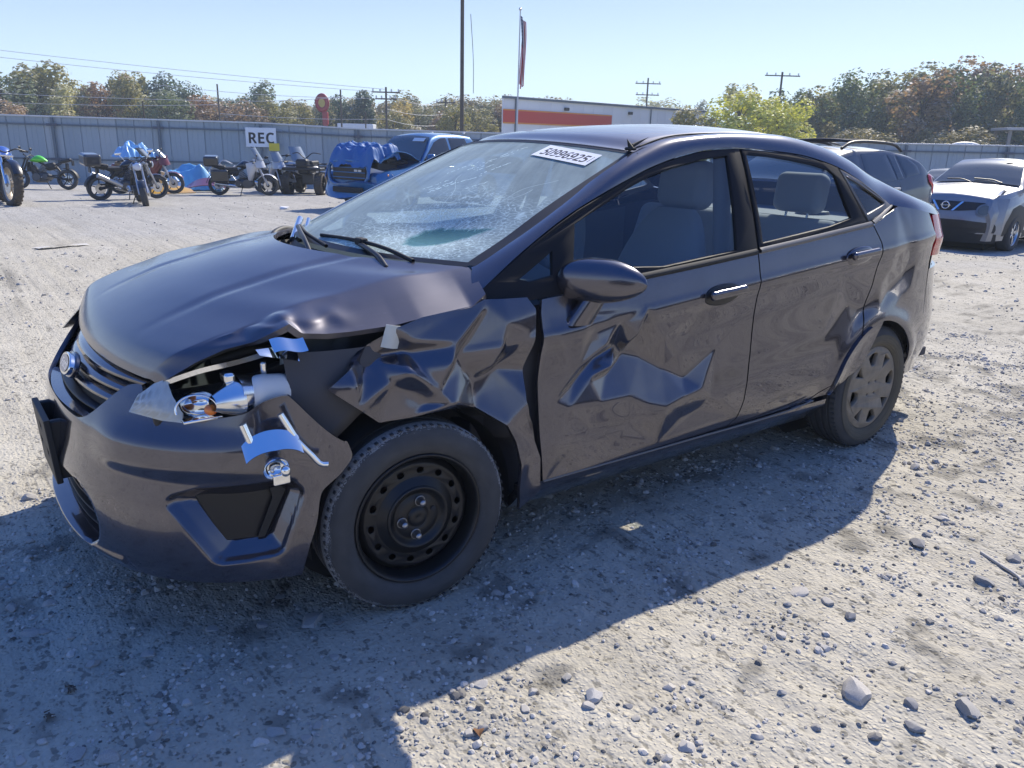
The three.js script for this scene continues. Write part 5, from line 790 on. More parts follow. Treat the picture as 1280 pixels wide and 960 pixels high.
function crossover(label, at, turn, scale) {
  const C = car({ name: 'silver_crossover', label, category: 'car', at, turn, scale, L: 4.13, W: .885, R: .34, ax: [.83, 3.36], G: .22, paint: silver, nose: .95, nf: .20, tumble: .5,
    top: [[0, .72], [.03, .86], [.10, .97], [.35, 1.04], [.8, 1.10], [1.12, 1.13], [1.35, 1.26], [1.75, 1.48], [2.05, 1.555], [2.5, 1.57], [3.1, 1.52], [3.6, 1.42], [3.85, 1.2], [4.05, 1.0], [4.13, .8]], belt: [[0, .82], [.9, .98], [2, 1.06], [3, 1.13], [4.1, 1.16]],
    windows: [[[1.3, 1.04], [1.72, 1.37], [2.0, 1.46], [2.38, 1.475], [2.38, 1.09]], [[2.43, 1.09], [2.43, 1.475], [2.9, 1.445], [3.15, 1.35], [3.1, 1.16]]], screen: [1.17, 1.98], back: [3.55, 3.95], glass: darkGlass, mirror: [1.45, 1.13], handles: [[2.2, .95], [3.05, 1.2]], seams: [1.2, 2.40, 3.0],
    details: [['arch_trim', blackPlastic, [[.40, .30], [.42, .5], [.6, .70], [.83, .745], [1.06, .70], [1.22, .5], [1.24, .3], [1.3, .3], [1.29, .52], [1.1, .76], [.83, .82], [.55, .76], [.36, .52], [.33, .30]], .004], ['sill_trim', blackPlastic, [[1.3, .23], [2.9, .23], [2.9, .36], [1.3, .36]], .004]] });
  const T = C.T, fx = (z, y, o = 0) => { let x = 0; while (x < 1.1 && C.hw(x) * .96 < Math.abs(z)) x += .01; return x - o + .015; };
  const plate = (P, o, n = 40) => { const m = P.reduce((a, p) => [a[0] + p[0] / P.length, a[1] + p[1] / P.length], [0, 0]), ring = curve([...P, P[0]]); return grid(n, 5, (u, v) => { const p = ring(u), z = lerp(m[0], p[0], v), y = lerp(m[1], p[1], v); return [fx(z, y) - o - .10 * Math.max(0, 0) , y, z]; }); };
  // nose: a curved front face so lamps and grille sit on it
  obj('bumper', grid(50, 14, (u, v) => { const z = lerp(-.80, .80, u), y = lerp(.34, .93, v), q = Math.abs(z) / .80; return [-.17 + .13 * v * v + .36 * Math.pow(q, 3) + .03 * Math.abs(v - .35), y, z * 1.05]; }), silver, T);
  const nose = (P, o, n = 40) => { const m = P.reduce((a, p) => [a[0] + p[0] / P.length, a[1] + p[1] / P.length], [0, 0]), ring = curve([...P, P[0]]); return grid(n, 6, (u, v) => { const p = ring(u), z = lerp(m[0], p[0], v), y = lerp(m[1], p[1], v), w = (y - .34) / .59, q = Math.abs(z) / .84; return [-.17 + .13 * w * w + .36 * Math.pow(q, 3) + .03 * Math.abs(w - .35) - o, y, z]; }); };
  obj('grille', nose([[-.34, .86], [-.70, .845], [-.52, .74], [-.2, .705], [0, .70], [.2, .705], [.52, .74], [.70, .845], [.34, .86]], .008, 60), satinBlack, T);
  for (const s of [1, -1]) { obj('grille_bar', nose([[s * .22, .86], [s * .26, .86], [s * .13, .705], [s * .09, .705]], .022), chrome, T); const H = new THREE.Group(); H.name = 'headlight'; T.add(H); const e = ellipse(s * .58, .735, .115, .105); obj('bezel', nose(e, .028), std(lin(.22, .23, .24), .3, .6), H); obj('lens', nose(ellipse(s * .58, .735, .085, .08), .042), phys({ color: lin(.10, .115, .11), roughness: .12, clearcoat: 1 }), H); }
  const bd = new THREE.TorusGeometry(.058, .010, 8, 30).rotateY(Math.PI / 2).translate(-.155, .79, 0); obj('badge', [bd, box(.012, .02, .16, -.155, .79, 0, .004)], chrome, T); obj('lower_grille', nose([[-.76, .52], [-.78, .36], [.78, .36], [.76, .52], [.3, .56], [-.3, .56]], .012, 50), satinBlack, T); obj('skirt', grid(40, 4, (u, v) => { const z = lerp(-.78, .78, u), q = Math.abs(z) / .8; return [-.19 + .05 * (1 - v) + .36 * q * q * q, lerp(.18, .43, v), z]; }), blackPlastic, T);
  for (const s of [1, -1]) { const q = grid(16, 4, (u, v) => { const x = lerp(.18, .80, u), y = C.top(x) - .035 + .03 * v * Math.sin(u * 3), z = .60 + .15 * (1 - u) * .4 + .06 * v; return [x, y + .015, s * z]; }); obj('marker_lamp', q, phys({ color: lin(.6, .58, .55), roughness: .15, clearcoat: 1 }), T); }
  for (const s of [1, -1]) obj('tail_light', box(.1, .28, .12, 3.96, 1.02, s * .74, .04), redLens, T);
  obj('screen_sticker', grid(6, 3, (u, v) => { const x = 1.78 + .12 * v, z = .26 + .22 * u; return [x - .022, C.top(x) - .055 * Math.pow(z / .58, 2) + .026, z]; }), std(lin(.8, .8, .8), .5), T);
  obj('wiper', [tube([[1.10, 1.155, .45], [1.20, 1.20, .25], [1.21, 1.215, -.05]], .010, 16, 6), tube([[1.06, 1.15, -.05], [1.16, 1.195, -.25], [1.18, 1.19, -.5]], .010, 16, 6)], satinBlack, T);
  return C;
}
crossover('silver crossover facing the camera with round headlamps, at the right edge', [12.28, -.17, -3.6], .12, .92);
// dark estate car with roof rails
{
  const p = paintOf(.035, .045, .068, .5);
  const C = car({ name: 'grey_hatchback', label: 'dark blue-grey hatchback with roof rails parked just behind the crushed sedan', category: 'car', at: [6.45, 0, -3.7], turn: 0, scale: .92, L: 4.45, W: .88, R: .335, ax: [.9, 3.53], G: .22, paint: p, tumble: .46,
    top: [[0, .6], [.04, .78], [.3, .90], [1.0, 1.02], [1.3, 1.06], [1.7, 1.32], [2.0, 1.46], [2.5, 1.53], [3.1, 1.535], [3.6, 1.48], [3.9, 1.40], [4.05, 1.30], [4.25, 1.05], [4.40, .9], [4.45, .6]], belt: [[0, .75], [1, .92], [2, .97], [3.2, 1.05], [4.0, 1.13], [4.45, 1.12]],
    windows: [[[1.38, .985], [1.78, 1.27], [2.05, 1.37], [2.42, 1.43], [2.42, 1.02]], [[2.5, 1.02], [2.5, 1.435], [3.12, 1.44], [3.22, 1.08]], [[3.24, 1.09], [3.15, 1.435], [3.32, 1.43], [3.40, 1.10]], [[3.46, 1.115], [3.36, 1.425], [3.62, 1.39], [3.82, 1.28], [3.84, 1.17]]], screen: [1.33, 1.98], back: [3.98, 4.24], seams: [1.28, 2.46, 3.28], handles: [[2.3, .90], [3.15, .97]], mirror: [1.5, 1.05],
    details: [['tail_light', redLens, [[4.06, 1.06], [4.36, .86], [4.435, .82], [4.435, 1.0], [4.26, 1.17], [4.06, 1.16]], .035]] });
  for (const s of [1, -1]) obj('roof_rail', [tube([[2.1, 1.50, s * .56], [2.3, 1.575, s * .56], [3.1, 1.59, s * .55], [3.5, 1.555, s * .545], [3.68, 1.48, s * .54]], .022, 30, 8)], satinBlack, C.T);
  for (const x of [2.55, 3.2]) obj('roof_bar', tube([[x, 1.59, -.56], [x, 1.615, 0], [x, 1.59, .56]], .022, 16, 8), satinBlack, C.T);
}
// pale estate behind it, only its roof shows
{
  const C = car({ name: 'white_estate_car', label: 'pale estate car with roof rails, only its roof visible beyond the blue-grey hatchback', category: 'car', at: [11.3, -.12, -7.75], turn: 0, scale: .9, L: 4.7, W: .9, R: .34, ax: [.95, 3.7], paint: paintOf(.6, .61, .62, .2), top: [[0, .7], [.1, .9], [1.2, 1.08], [1.9, 1.55], [2.4, 1.66], [3.6, 1.66], [4.3, 1.55], [4.6, 1.1], [4.7, .8]], belt: [[0, .8], [1, .98], [4.7, 1.08]], windows: [[[1.45, 1.05], [1.95, 1.45], [2.6, 1.56], [2.6, 1.06]], [[2.68, 1.06], [2.68, 1.56], [3.5, 1.54], [3.6, 1.1]], [[3.7, 1.12], [3.6, 1.54], [4.2, 1.45], [4.3, 1.14]]], screen: [1.25, 1.9], back: [4.32, 4.55], mirror: [1.55, 1.1] });
  for (const s of [1, -1]) obj('roof_rail', tube([[2.2, 1.64, s * .58], [2.4, 1.73, s * .58], [3.8, 1.73, s * .57], [4.1, 1.62, s * .56]], .024, 30, 8), satinBlack, C.T);
}
car({ name: 'pale_blue_sedan', label: 'light grey-blue sedan half hidden between the hatchback and the silver crossover', category: 'car', at: [16.4, -.33, -8.3], turn: .0, scale: .9, L: 4.6, W: .89, R: .33, ax: [.95, 3.6], paint: paintOf(.36, .42, .50, .4), top: [[0, .62], [.05, .78], [.4, .9], [1.2, 1.0], [1.7, 1.25], [2.2, 1.43], [2.8, 1.44], [3.3, 1.33], [3.8, 1.1], [4.5, 1.02], [4.6, .7]], belt: [[0, .7], [1, .9], [4.6, 1.0]], windows: [[[1.45, .95], [1.9, 1.22], [2.4, 1.34], [2.4, .98]], [[2.46, .98], [2.46, 1.34], [2.9, 1.33], [3.35, 1.12], [3.3, 1.02]]], screen: [1.25, 2.15], back: [3.3, 3.75], mirror: [1.6, 1.0] });
car({ name: 'white_sedan', label: 'white car facing the camera behind the silver crossover, its windscreen showing', category: 'car', at: [21.6, -.48, -8.3], turn: .35, scale: .92, L: 4.6, W: .9, R: .33, ax: [.95, 3.6], paint: paintOf(.66, .66, .64, .1), top: [[0, .62], [.05, .80], [.4, .93], [1.2, 1.02], [1.7, 1.25], [2.2, 1.45], [2.8, 1.46], [3.3, 1.36], [3.8, 1.12], [4.5, 1.02], [4.6, .7]], belt: [[0, .7], [1, .9], [4.6, 1.0]], windows: [[[1.45, .95], [1.9, 1.22], [2.4, 1.34], [2.4, .98]], [[2.46, .98], [2.46, 1.34], [2.9, 1.33], [3.35, 1.12], [3.3, 1.02]]], screen: [1.25, 2.15], back: [3.3, 3.75], mirror: [1.6, 1.0] });
// cars behind the viewpoint, mirrored in the sedan's doors and bumper
crossover('silver crossover parked behind the viewpoint, mirrored in the rear door', [4.4, 0, 5.6], .1, 1);
car({ name: 'black_sedan', label: 'black sedan parked behind the viewpoint, mirrored low in the bumper', category: 'car', at: [-6.5, 0, 7.2], turn: .2, L: 4.6, W: .89, R: .33, ax: [.95, 3.6], paint: paintOf(.03, .03, .035, .3), top: [[0, .62], [.05, .78], [.4, .9], [1.2, 1.0], [1.7, 1.25], [2.2, 1.43], [2.8, 1.44], [3.3, 1.33], [3.8, 1.1], [4.5, 1.02], [4.6, .7]], belt: [[0, .7], [1, .9], [4.6, 1.0]], windows: [[[1.45, .95], [1.9, 1.22], [2.4, 1.34], [2.4, .98]], [[2.46, .98], [2.46, 1.34], [2.9, 1.33], [3.35, 1.12], [3.3, 1.02]]], screen: [1.25, 2.15], back: [3.3, 3.75], mirror: [1.6, 1.0] });
// blue pickup with a crushed, covered bonnet
{
  const p = paintOf(.015, .14, .36, .4);
  const C = car({ name: 'blue_pickup', label: 'bright blue pickup with its smashed nose under a blue tarpaulin', category: 'pickup truck', at: [6.62, -.20, -13.5], turn: .33, scale: .9, L: 5.5, W: .95, R: .39, ax: [.95, 4.2], G: .32, paint: p, nose: .5, nf: .12, tumble: .34,
    top: [[0, .86], [.03, .95], [.2, .98], [.8, 1.02], [1.45, 1.18], [1.75, 1.42], [2.2, 1.80], [2.5, 1.86], [3.2, 1.87], [3.75, 1.83], [3.9, 1.6], [4.0, 1.22], [4.05, 1.18], [5.45, 1.18], [5.5, 1.1]], belt: [[0, .9], [1.3, 1.12], [4, 1.18], [5.5, 1.16]], xs: [3.76, 3.9, 4.0],
    windows: [[[1.62, 1.2], [2.2, 1.64], [2.5, 1.74], [2.72, 1.75], [2.72, 1.2]], [[2.8, 1.2], [2.8, 1.75], [3.5, 1.74], [3.62, 1.22]]], screen: [1.52, 2.16], seams: [1.5, 2.76], mirror: [1.75, 1.28], handles: [[2.6, 1.05], [3.5, 1.05]] });
  const T = C.T;
  const G = new THREE.Group(); G.name = 'grille'; T.add(G); obj('mesh', box(.05, .36, 1.1, -.02, .92, -.05, .02), satinBlack, G); for (const y of [.80, .92, 1.03]) obj('bar', box(.03, .025, 1.08, -.05, y, -.05, .008), p, G); obj('badge', [box(.02, .05, .10, -.066, .965, .20, .006), box(.02, .05, .10, -.066, .965, .33, .006)], whitePlastic, G);
  obj('grille_surround', [tube([[-.05, .70, -.66], [-.05, 1.10, -.66], [-.05, 1.12, .5], [-.05, .98, .60], [-.05, .72, .50]], .045, 40, 8, true)], p, T);
  obj('front_bumper', [grid(30, 10, (u, v) => { const z = lerp(-.95, .95, u), q = Math.abs(z) / .95; return [-.16 + .22 * q * q * q + .05 * Math.sin(v * 3 + z * 2), lerp(.34, .68, v) + .03 * Math.sin(z * 4), z]; }, { edge: .1, out: [-1, 0, 0] })], p, T); obj('bumper_opening', [box(.06, .13, 1.0, -.15, .52, 0, .03)], darkVoid, T);
  obj('headlight', [grid(14, 8, (u, v) => [.0 + .42 * u + .03 * Math.sin(v * 3), lerp(.80, 1.06, v) - .16 * u, .56 + .36 * u + .02 * Math.sin(v * 3)], { edge: .05, out: [-.5, 0, 1] })], phys({ color: lin(.62, .65, .68), roughness: .15, clearcoat: 1 }), T); obj('amber_lamp', box(.06, .08, .06, .30, .86, .88, .02), phys({ color: lin(.7, .28, .1), roughness: .2 }), T);
  obj('engine', [box(.7, .3, .9, .65, 1.0, .1, .04), rod([.3, 1.05, -.3], [1.2, 1.16, .7], .035), rod([.4, 1.12, .2], [1.0, 1.15, .75], .03), box(.3, .12, .3, .8, 1.2, .4, .03)], blackPlastic, T);
  obj('bent_bonnet', [grid(24, 20, (u, v) => { const x = lerp(.15, 1.55, u), w = v * 2 - 1; return [x, 1.16 + .32 * Math.sin(u * Math.PI * .92) * (1 - .12 * w) + .03 * n2(u * 3, v * 3) - .04 * u, w * .80]; }, { edge: .02, out: [0, 1, 0] })], p, T, 'bonnet folded up in the middle');
  const tarp = obj('tarpaulin', grid(50, 40, (u, v) => { const x = lerp(-.10, .86, u), w = v * 2 - 1, e = Math.abs(w), d = smoothstep(e, .72, 1), fr = 1 - smoothstep(u, 0, .22), cr = .07 * n2(u * 2.5 + 7, v * 3) + .05 * Math.abs(n2(u * 4 + v * 3, v * 5)) + .02 * n2(u * 12, v * 9); return [x + .06 * n2(v * 3, u * 2) - .05 * fr, 1.24 + .31 * Math.sin(lerp(.25, 1, u) * Math.PI * .62) - .30 * d * d - .34 * fr * fr + cr, w * (.80 - .03 * d) - .02 + .05 * n2(u * 3, 9 + v)]; }), std(lin(.03, .13, .36), .6)); T.remove(tarp); scene.remove(tarp); tarp.position.copy(T.position); tarp.rotation.copy(T.rotation); tarp.scale.copy(T.scale); scene.add(tarp); tag(tarp, 'crumpled blue tarpaulin over the smashed nose of the blue pickup', 'tarpaulin');
  for (const s of [.55, -.55]) obj('clearance_lamp', box(.08, .03, .06, 3.6, 1.875, s, .01), whitePlastic, T); const sh = obj('screen_sticker', grid(6, 3, (u, v) => { const x = 1.98 + .09 * v; return [x - .014, C.top(x) + .012, .18 + .38 * u]; }), std(lin(.75, .78, .8), .5), T); void sh;
}
// rack and box near the right fence
{
  const K = thing('parts_rack', 'black metal rack with a pale bumper beam on top in front of the right fence', 'rack', [33.4, -.62, -13.4], -.85);
  for (const x of [-.65, .65]) for (const z of [-.3, .3]) obj('upright', rod([x, 0, z], [x * .96, 2.1, z], .05), satinBlack, K); obj('brace', [rod([-.6, .9, .3], [.6, 1.75, .3], .035), rod([.6, .9, .3], [-.6, 1.75, .3], .035)], satinBlack, K); obj('shelf', box(1.5, .08, .8, 0, 1.85, 0, .02), satinBlack, K); obj('beam', tube([[-.7, 2.05, .1], [-.3, 2.2, .1], [.3, 2.2, .1], [.72, 2.05, .1]], .09, 20, 8), whitePlastic, K);
  const B = thing('utility_trailer', 'blue and white box trailer behind the hatchback roof', 'trailer', [30.6, -.6, -14.4], -.9); obj('body', box(1.3, 1.3, 1.2, 0, 1.35, 0, .05), std(lin(.10, .25, .5), .45), B); obj('lid', box(1.34, .16, 1.24, 0, 2.05, 0, .04), std(lin(.7, .72, .75), .5), B); for (const s of [1, -1]) obj('wheel', new THREE.CylinderGeometry(.32, .32, .18, 20).rotateX(Math.PI / 2).translate(0, .32, s * .6), tyreRubber, B); obj('hitch', rod([.6, .6, 0], [1.3, .5, 0], .04), satinBlack, B);
}
// ---------- motorcycles along the long fence ----------
const gloss = (r, g, b, m = .1) => phys({ color: lin(r, g, b), roughness: .3, metalness: m, clearcoat: 1, clearcoatRoughness: .05 });
const engineMetal = std(lin(.10, .10, .105), .5, .6), alloy = std(lin(.5, .5, .52), .3, .8), visor = phys({ color: lin(.22, .26, .30), roughness: .1, clearcoat: 1 });
function bikeWheel(parent, x, R, w, knobs, spokes, rimMat) {
  const W = new THREE.Group(); W.name = 'wheel'; W.position.set(x, R, 0); parent.add(W);
  const t = [latheZ([[R * .74, w * .42], [R * .86, w * .5], [R * .96, w * .36], [R, 0], [R * .96, -w * .36], [R * .86, -w * .5], [R * .74, -w * .42]], 40)];
  if (knobs) for (let k = 0; k < 26; k++) for (const s of [-1, 0, 1]) t.push(box(.035, .022, w * .26, 0, R * (s ? .965 : 1.0), s * w * .30, 0).rotateZ((k + (s ? .5 : 0)) / 26 * TAU));
  obj('tyre', t, knobs ? std(lin(.085, .07, .055), .9) : tyreRubber, W);
  const r = [latheZ([[R * .75, w * .40], [R * .68, w * .3], [R * .68, -w * .3], [R * .75, -w * .40]], 36), latheZ([[.001, w * .5], [.05, w * .5], [.05, -w * .5], [.001, -w * .5]], 20)];
  for (let k = 0; k < spokes; k++) r.push(rod([0, .04, 0], [0, R * .70, 0], spokes > 8 ? .005 : .018, spokes > 8 ? .005 : .012, 6).rotateZ(k / spokes * TAU)); obj('rim', r, rimMat || satinBlack, W);
  obj('brake_disc', new THREE.CylinderGeometry(R * .42, R * .42, .008, 28).rotateX(Math.PI / 2).translate(0, 0, w * .45), dullChrome, W); return W;
}
function bike(S) {
  const [x, z] = S.at, T = thing('motorcycle', S.label, 'motorcycle', [x, groundY(x, z), z], Math.atan2(-S.head[1], S.head[0]), 'damaged motorcycles along the long fence'); T.rotation.order = 'YXZ'; T.rotation.x = S.lean ?? .1;
  T.userData.group = undefined; delete T.userData.group; T.scale.setScalar((S.scale || 1) * .86);
  const fx = S.fx ?? .74, rx = S.rx ?? -.70, RF = S.RF ?? .31, RR = S.RR ?? .31, sh = S.seat ?? .80, body = S.body, hb = S.bar ?? 1.02;
  const steer = new THREE.Group(); steer.name = 'front_end'; T.add(steer); steer.position.set(.34, 0, 0); steer.rotation.y = S.steer || 0;
  const o = fx - .34;
  if (!S.noFront) { const w = bikeWheel(steer, o, RF, S.wf ?? .12, S.knobs, S.spokes ?? 5, S.rim); void w; obj('mudguard', grid(16, 6, (u, v) => { const a = lerp(.5, 2.5, u), q = v * 2 - 1; return [o + Math.cos(a) * (RF + .035 - .02 * q * q), RF + Math.sin(a) * (RF + .035 - .02 * q * q), q * .075]; }), S.guard || body, steer); }
  obj('fork', [...[1, -1].flatMap(s => [rod([o, RF, s * .085], [o - .16, .66, s * .085], .03, .03), rod([o - .16, .66, s * .085], [o - .28, hb - .06, s * .085], .024, .024)]), box(.10, .04, .24, o - .27, hb - .10, 0, .01)], S.forkMat || alloy, steer);
  obj('handlebar', [tube([[o - .36, hb + (S.high || 0), .36], [o - .30, hb + .03 + (S.high || 0), .18], [o - .27, hb - .04, 0], [o - .30, hb + .03 + (S.high || 0), -.18], [o - .36, hb + (S.high || 0), -.36]], .013, 30, 8), rod([o - .36, hb + (S.high || 0), .27], [o - .38, hb + (S.high || 0), .41], .02), rod([o - .36, hb + (S.high || 0), -.27], [o - .38, hb + (S.high || 0), -.41], .02)], satinBlack, steer);
  if (!S.noLamp) { obj('headlight', [new THREE.SphereGeometry(.095, 18, 12).scale(.8, 1, 1).translate(o - .16, hb - .12, 0)], S.lampMat || satinBlack, steer); obj('headlight_lens', new THREE.SphereGeometry(.085, 18, 10).scale(.4, 1, 1).translate(o - .09, hb - .12, 0), phys({ color: lin(.7, .72, .74), roughness: .1, clearcoat: 1 }), steer); }
  if (!S.noMirror) for (const s of [1, -1]) obj('mirror', [rod([o - .31, hb + .03, s * .24], [o - .26, hb + .20, s * .34], .007), ball(.025, .045, .075, o - .26, hb + .22, s * .36, 12)], S.mirrorMat || satinBlack, steer);
  if (!S.noRear) bikeWheel(T, rx, RR, S.wr ?? .17, S.knobs, S.spokes ?? 5, S.rim);
  obj('swing_arm', [rod([rx, RR, .12], [-.12, .42, .12], .03), rod([rx, RR, -.12], [-.12, .42, -.12], .03), rod([rx + .12, RR + .1, .12], [-.34, .72, .10], .028)], satinBlack, T);
  {
    const E = new THREE.Group(); E.name = 'engine'; T.add(E); const fins = [];
    for (const [x, y, t] of [[.26, .58, -.45], [.02, .58, .42]]) for (let k = 0; k < 7; k++) { const d = .045 * (k - 3); fins.push(new THREE.CylinderGeometry(.125 - .006 * Math.abs(k - 2), .125 - .006 * Math.abs(k - 2), .016, 14).scale(1, 1, .95).translate(0, d, 0).rotateZ(t).translate(x, y, 0)); }
    obj('cylinder', fins, engineMetal, E); obj('crankcase', [new THREE.CapsuleGeometry(.16, .22, 6, 16).rotateZ(Math.PI / 2).translate(.08, .37, 0), new THREE.CylinderGeometry(.125, .115, .40, 20).rotateX(Math.PI / 2).translate(.14, .37, 0), new THREE.CylinderGeometry(.085, .075, .44, 18).rotateX(Math.PI / 2).translate(-.12, .39, 0)], engineMetal, E);
    obj('radiator', [box(.05, .30, .32, .40, .68, 0, .015), ...[0, 1, 2, 3, 4, 5].map(k => box(.062, .012, .30, .40, .57 + k * .044, 0, 0))], satinBlack, E); obj('air_box', new RoundedBoxGeometry(.30, .22, .22, 4, .07).rotateZ(-.25).translate(-.24, .70, 0), blackPlastic, E);
    obj('cable', [tube([[.30, 1.0, .12], [.40, .85, .14], [.28, .62, .15], [.05, .50, .17]], .008, 20, 5), tube([[.30, 1.0, -.12], [.42, .80, -.12], [.30, .55, -.15], [.1, .45, -.18]], .008, 20, 5), tube([[-.2, .62, .15], [-.42, .52, .16], [-.62, .40, .15]], .009, 16, 5)], rubberSeal, E);
    if (!S.noRear) obj('chain_guard', [tube([[rx, RR + .10, .13], [-.4, RR + .13, .13], [-.1, .44, .13]], .018, 16, 6), box(.06, .20, .16, rx - .02, RR + .40, 0, .02)], satinBlack, T);
    if (!S.noRear) obj('rear_mudguard', grid(14, 6, (u, v) => { const a = lerp(1.2, 3.0, u), q = v * 2 - 1; return [rx + Math.cos(a) * (RR + .05 - .02 * q * q), RR + Math.sin(a) * (RR + .05 - .02 * q * q), q * .10]; }), blackPlastic, T);
  }
  obj('frame', [rod([.30, .92, 0], [-.25, .66, .12], .026), rod([.30, .92, 0], [-.25, .66, -.12], .026), rod([.32, .86, 0], [.34, .32, .1], .024), rod([.34, .32, .1], [-.15, .28, .12], .024), rod([-.25, .66, .10], [-.78, .84 + (S.tailUp || 0), .07], .018), rod([-.25, .66, -.10], [-.78, .84 + (S.tailUp || 0), -.07], .018)], S.frameMat || satinBlack, T);
  if (!S.noTank) obj('tank', grid(28, 16, (u, v) => { const a = u * TAU, t = v, w = Math.sin(Math.PI * clamp(t * .97 + .015, 0, 1)); return [lerp(-.16, .38, t), .86 + .05 * (1 - t) * t * 4 + .13 * w * Math.sin(a) * (Math.sin(a) > 0 ? 1 : .8), .155 * Math.pow(w, .7) * Math.cos(a)]; }), S.tankMat || body, T);
  if (!S.noSeat) obj('seat', [new RoundedBoxGeometry(.40, .09, .26, 4, .04).translate(-.32, sh, 0), new RoundedBoxGeometry(.32, .10, .22, 4, .04).rotateZ(-.15).translate(-.62, sh + .05 + (S.tailUp || 0) * .5, 0)], S.seatMat || blackPlastic, T);
  if (S.tail !== false) obj('tail', [new RoundedBoxGeometry(.34, .10, .18, 4, .04).rotateZ(-.25).translate(-.70, sh - .02 + (S.tailUp || 0), 0), box(.03, .16, .15, -.90, sh - .08 + (S.tailUp || 0), 0, .01)], S.tailMat || body, T);
  if (S.exhaust !== false) obj('exhaust', [tube([[.30, .45, -.10], [.34, .26, -.12], [.05, .20, -.14], [-.25, .26, -.17]], .026, 24, 8), rod([-.25, .28 + (S.pipeUp || 0) * .3, -.18], [-.80, .36 + (S.pipeUp || 0), -.20], .055, .065, 16)], S.pipeMat || dullChrome, T), obj('exhaust', rod([-.20, .30 + (S.pipeUp || 0) * .3, .18], [-.78, .38 + (S.pipeUp || 0), .20], .05, .062, 16), S.pipeMat || dullChrome, T);
  obj('foot_peg', [rod([-.05, .36, .16], [-.05, .36, .30], .014), rod([-.05, .36, -.16], [-.05, .36, -.30], .014)], alloy, T); obj('side_stand', rod([.0, .28, .14], [-.08, .0, .27], .013), satinBlack, T);
  if (S.fairing) { for (const s of [1, -1]) obj('side_fairing', grid(14, 12, (u, v) => { const xx = lerp(.08 + .10 * (1 - v), .60 - .30 * (1 - v), u), y = lerp(.46, .98, v); return [xx + .06 * v, y + .12 * u * v, s * (.17 + .10 * Math.sin(v * 2.6) * Math.sin(u * 2.6 + .4) - .10 * u * u)]; }, { edge: .015, out: [0, 0, s] }), S.fairing, T); obj('nose_fairing', grid(20, 10, (u, v) => { const a = lerp(-1.5, 1.5, u); return [.42 + .30 * Math.cos(a) - .10 * v, lerp(.86, 1.12, v), .25 * Math.sin(a) * (1 - .2 * v)]; }, { edge: .015, out: [1, 0, 0] }), S.fairing, T); }
  if (S.screen) obj('windscreen', grid(16, 8, (u, v) => { const a = lerp(-1.3, 1.3, u); return [.44 + .20 * Math.cos(a) - .20 * v, lerp(1.08, 1.08 + S.screen, v), .23 * Math.sin(a) * (1 - .25 * v)]; }, { edge: .01, out: [1, 0, 0] }), S.screenMat || visor, T);
  if (S.cases) for (const s of [1, -1]) obj('side_case', new RoundedBoxGeometry(.50, .36, .20, 4, .05).translate(-.62, .62, s * .30), S.cases, T);
  if (S.topCase) obj('top_case', new RoundedBoxGeometry(.42, .30, .46, 4, .07).translate(-.86, 1.02, 0), S.topCase, T);
  return T;
}
const H = (ang) => [Math.cos(ang), Math.sin(ang)];
const green = gloss(.10, .62, .03), white = gloss(.55, .56, .58), maroon = gloss(.16, .015, .02), blackGloss = gloss(.012, .012, .014), bluePaint = gloss(.05, .13, .45), silverGloss = gloss(.45, .46, .48, .5);
bike({ label: 'blue and white dirt bike with a knobbly front tyre, cut by the left edge', at: [.5, -17.25], head: [-.05, 1], steer: .25, RF: .40, RR: .36, wf: .16, knobs: true, spokes: 10, body: bluePaint, guard: blackGloss, bar: .98, forkMat: chrome, rim: std(lin(.45, .40, .33), .4, .5), noMirror: true, noLamp: true, scale: 1.3, lean: -.08 });
bike({ label: 'bright green motorcycle stripped of its seat, second from the left', at: [2.1, -24.2], head: [-.85, -.5], body: green, noSeat: true, tailMat: satinBlack, tailUp: .10, exhaust: false, scale: 1.06, guard: satinBlack, forkMat: satinBlack, noLamp: true });
bike({ label: 'black touring motorcycle with a silver silencer seen from behind, third from the left', at: [3.15, -18.5], head: [.93, -.12], body: blackGloss, topCase: gloss(.06, .06, .065, .2), pipeUp: .28, pipeMat: std(lin(.5, .5, .5), .35, .7), tailUp: .06, screen: .22, scale: 1.06, wr: .20, wf: .15 });
bike({ label: 'maroon motorcycle behind the black touring one, partly under blue plastic', at: [4.2, -21.3], head: [.85, .25], body: maroon, fairing: maroon, seat: .80, screen: .2, seatMat: std(lin(.25, .17, .10), .7), scale: 1.08 });
bike({ label: 'black cruiser facing the camera with a round headlamp and two mirrors', at: [3.05, -16.45], head: [-.1, 1], steer: -.12, body: gloss(.015, .02, .04, .3), bar: 1.06, high: .04, lampMat: chrome, mirrorMat: chrome, guard: blackGloss, lean: .12, scale: 1.02, wf: .15 });
bike({ label: 'white touring motorcycle with black luggage cases, front turned right', tankMat: blackGloss, at: [6.5, -20.25], head: [.86, .35], body: white, fairing: white, screen: .36, topCase: blackGloss, cases: blackGloss, scale: 1.06, screenMat: visor, guard: white });
bike({ label: 'silver and black scooter right of the white touring motorcycle', at: [7.8, -21.4], head: [.30, .95], steer: -.3, body: silverGloss, fairing: silverGloss, screen: .3, seat: .76, scale: 1.02, guard: blackGloss });
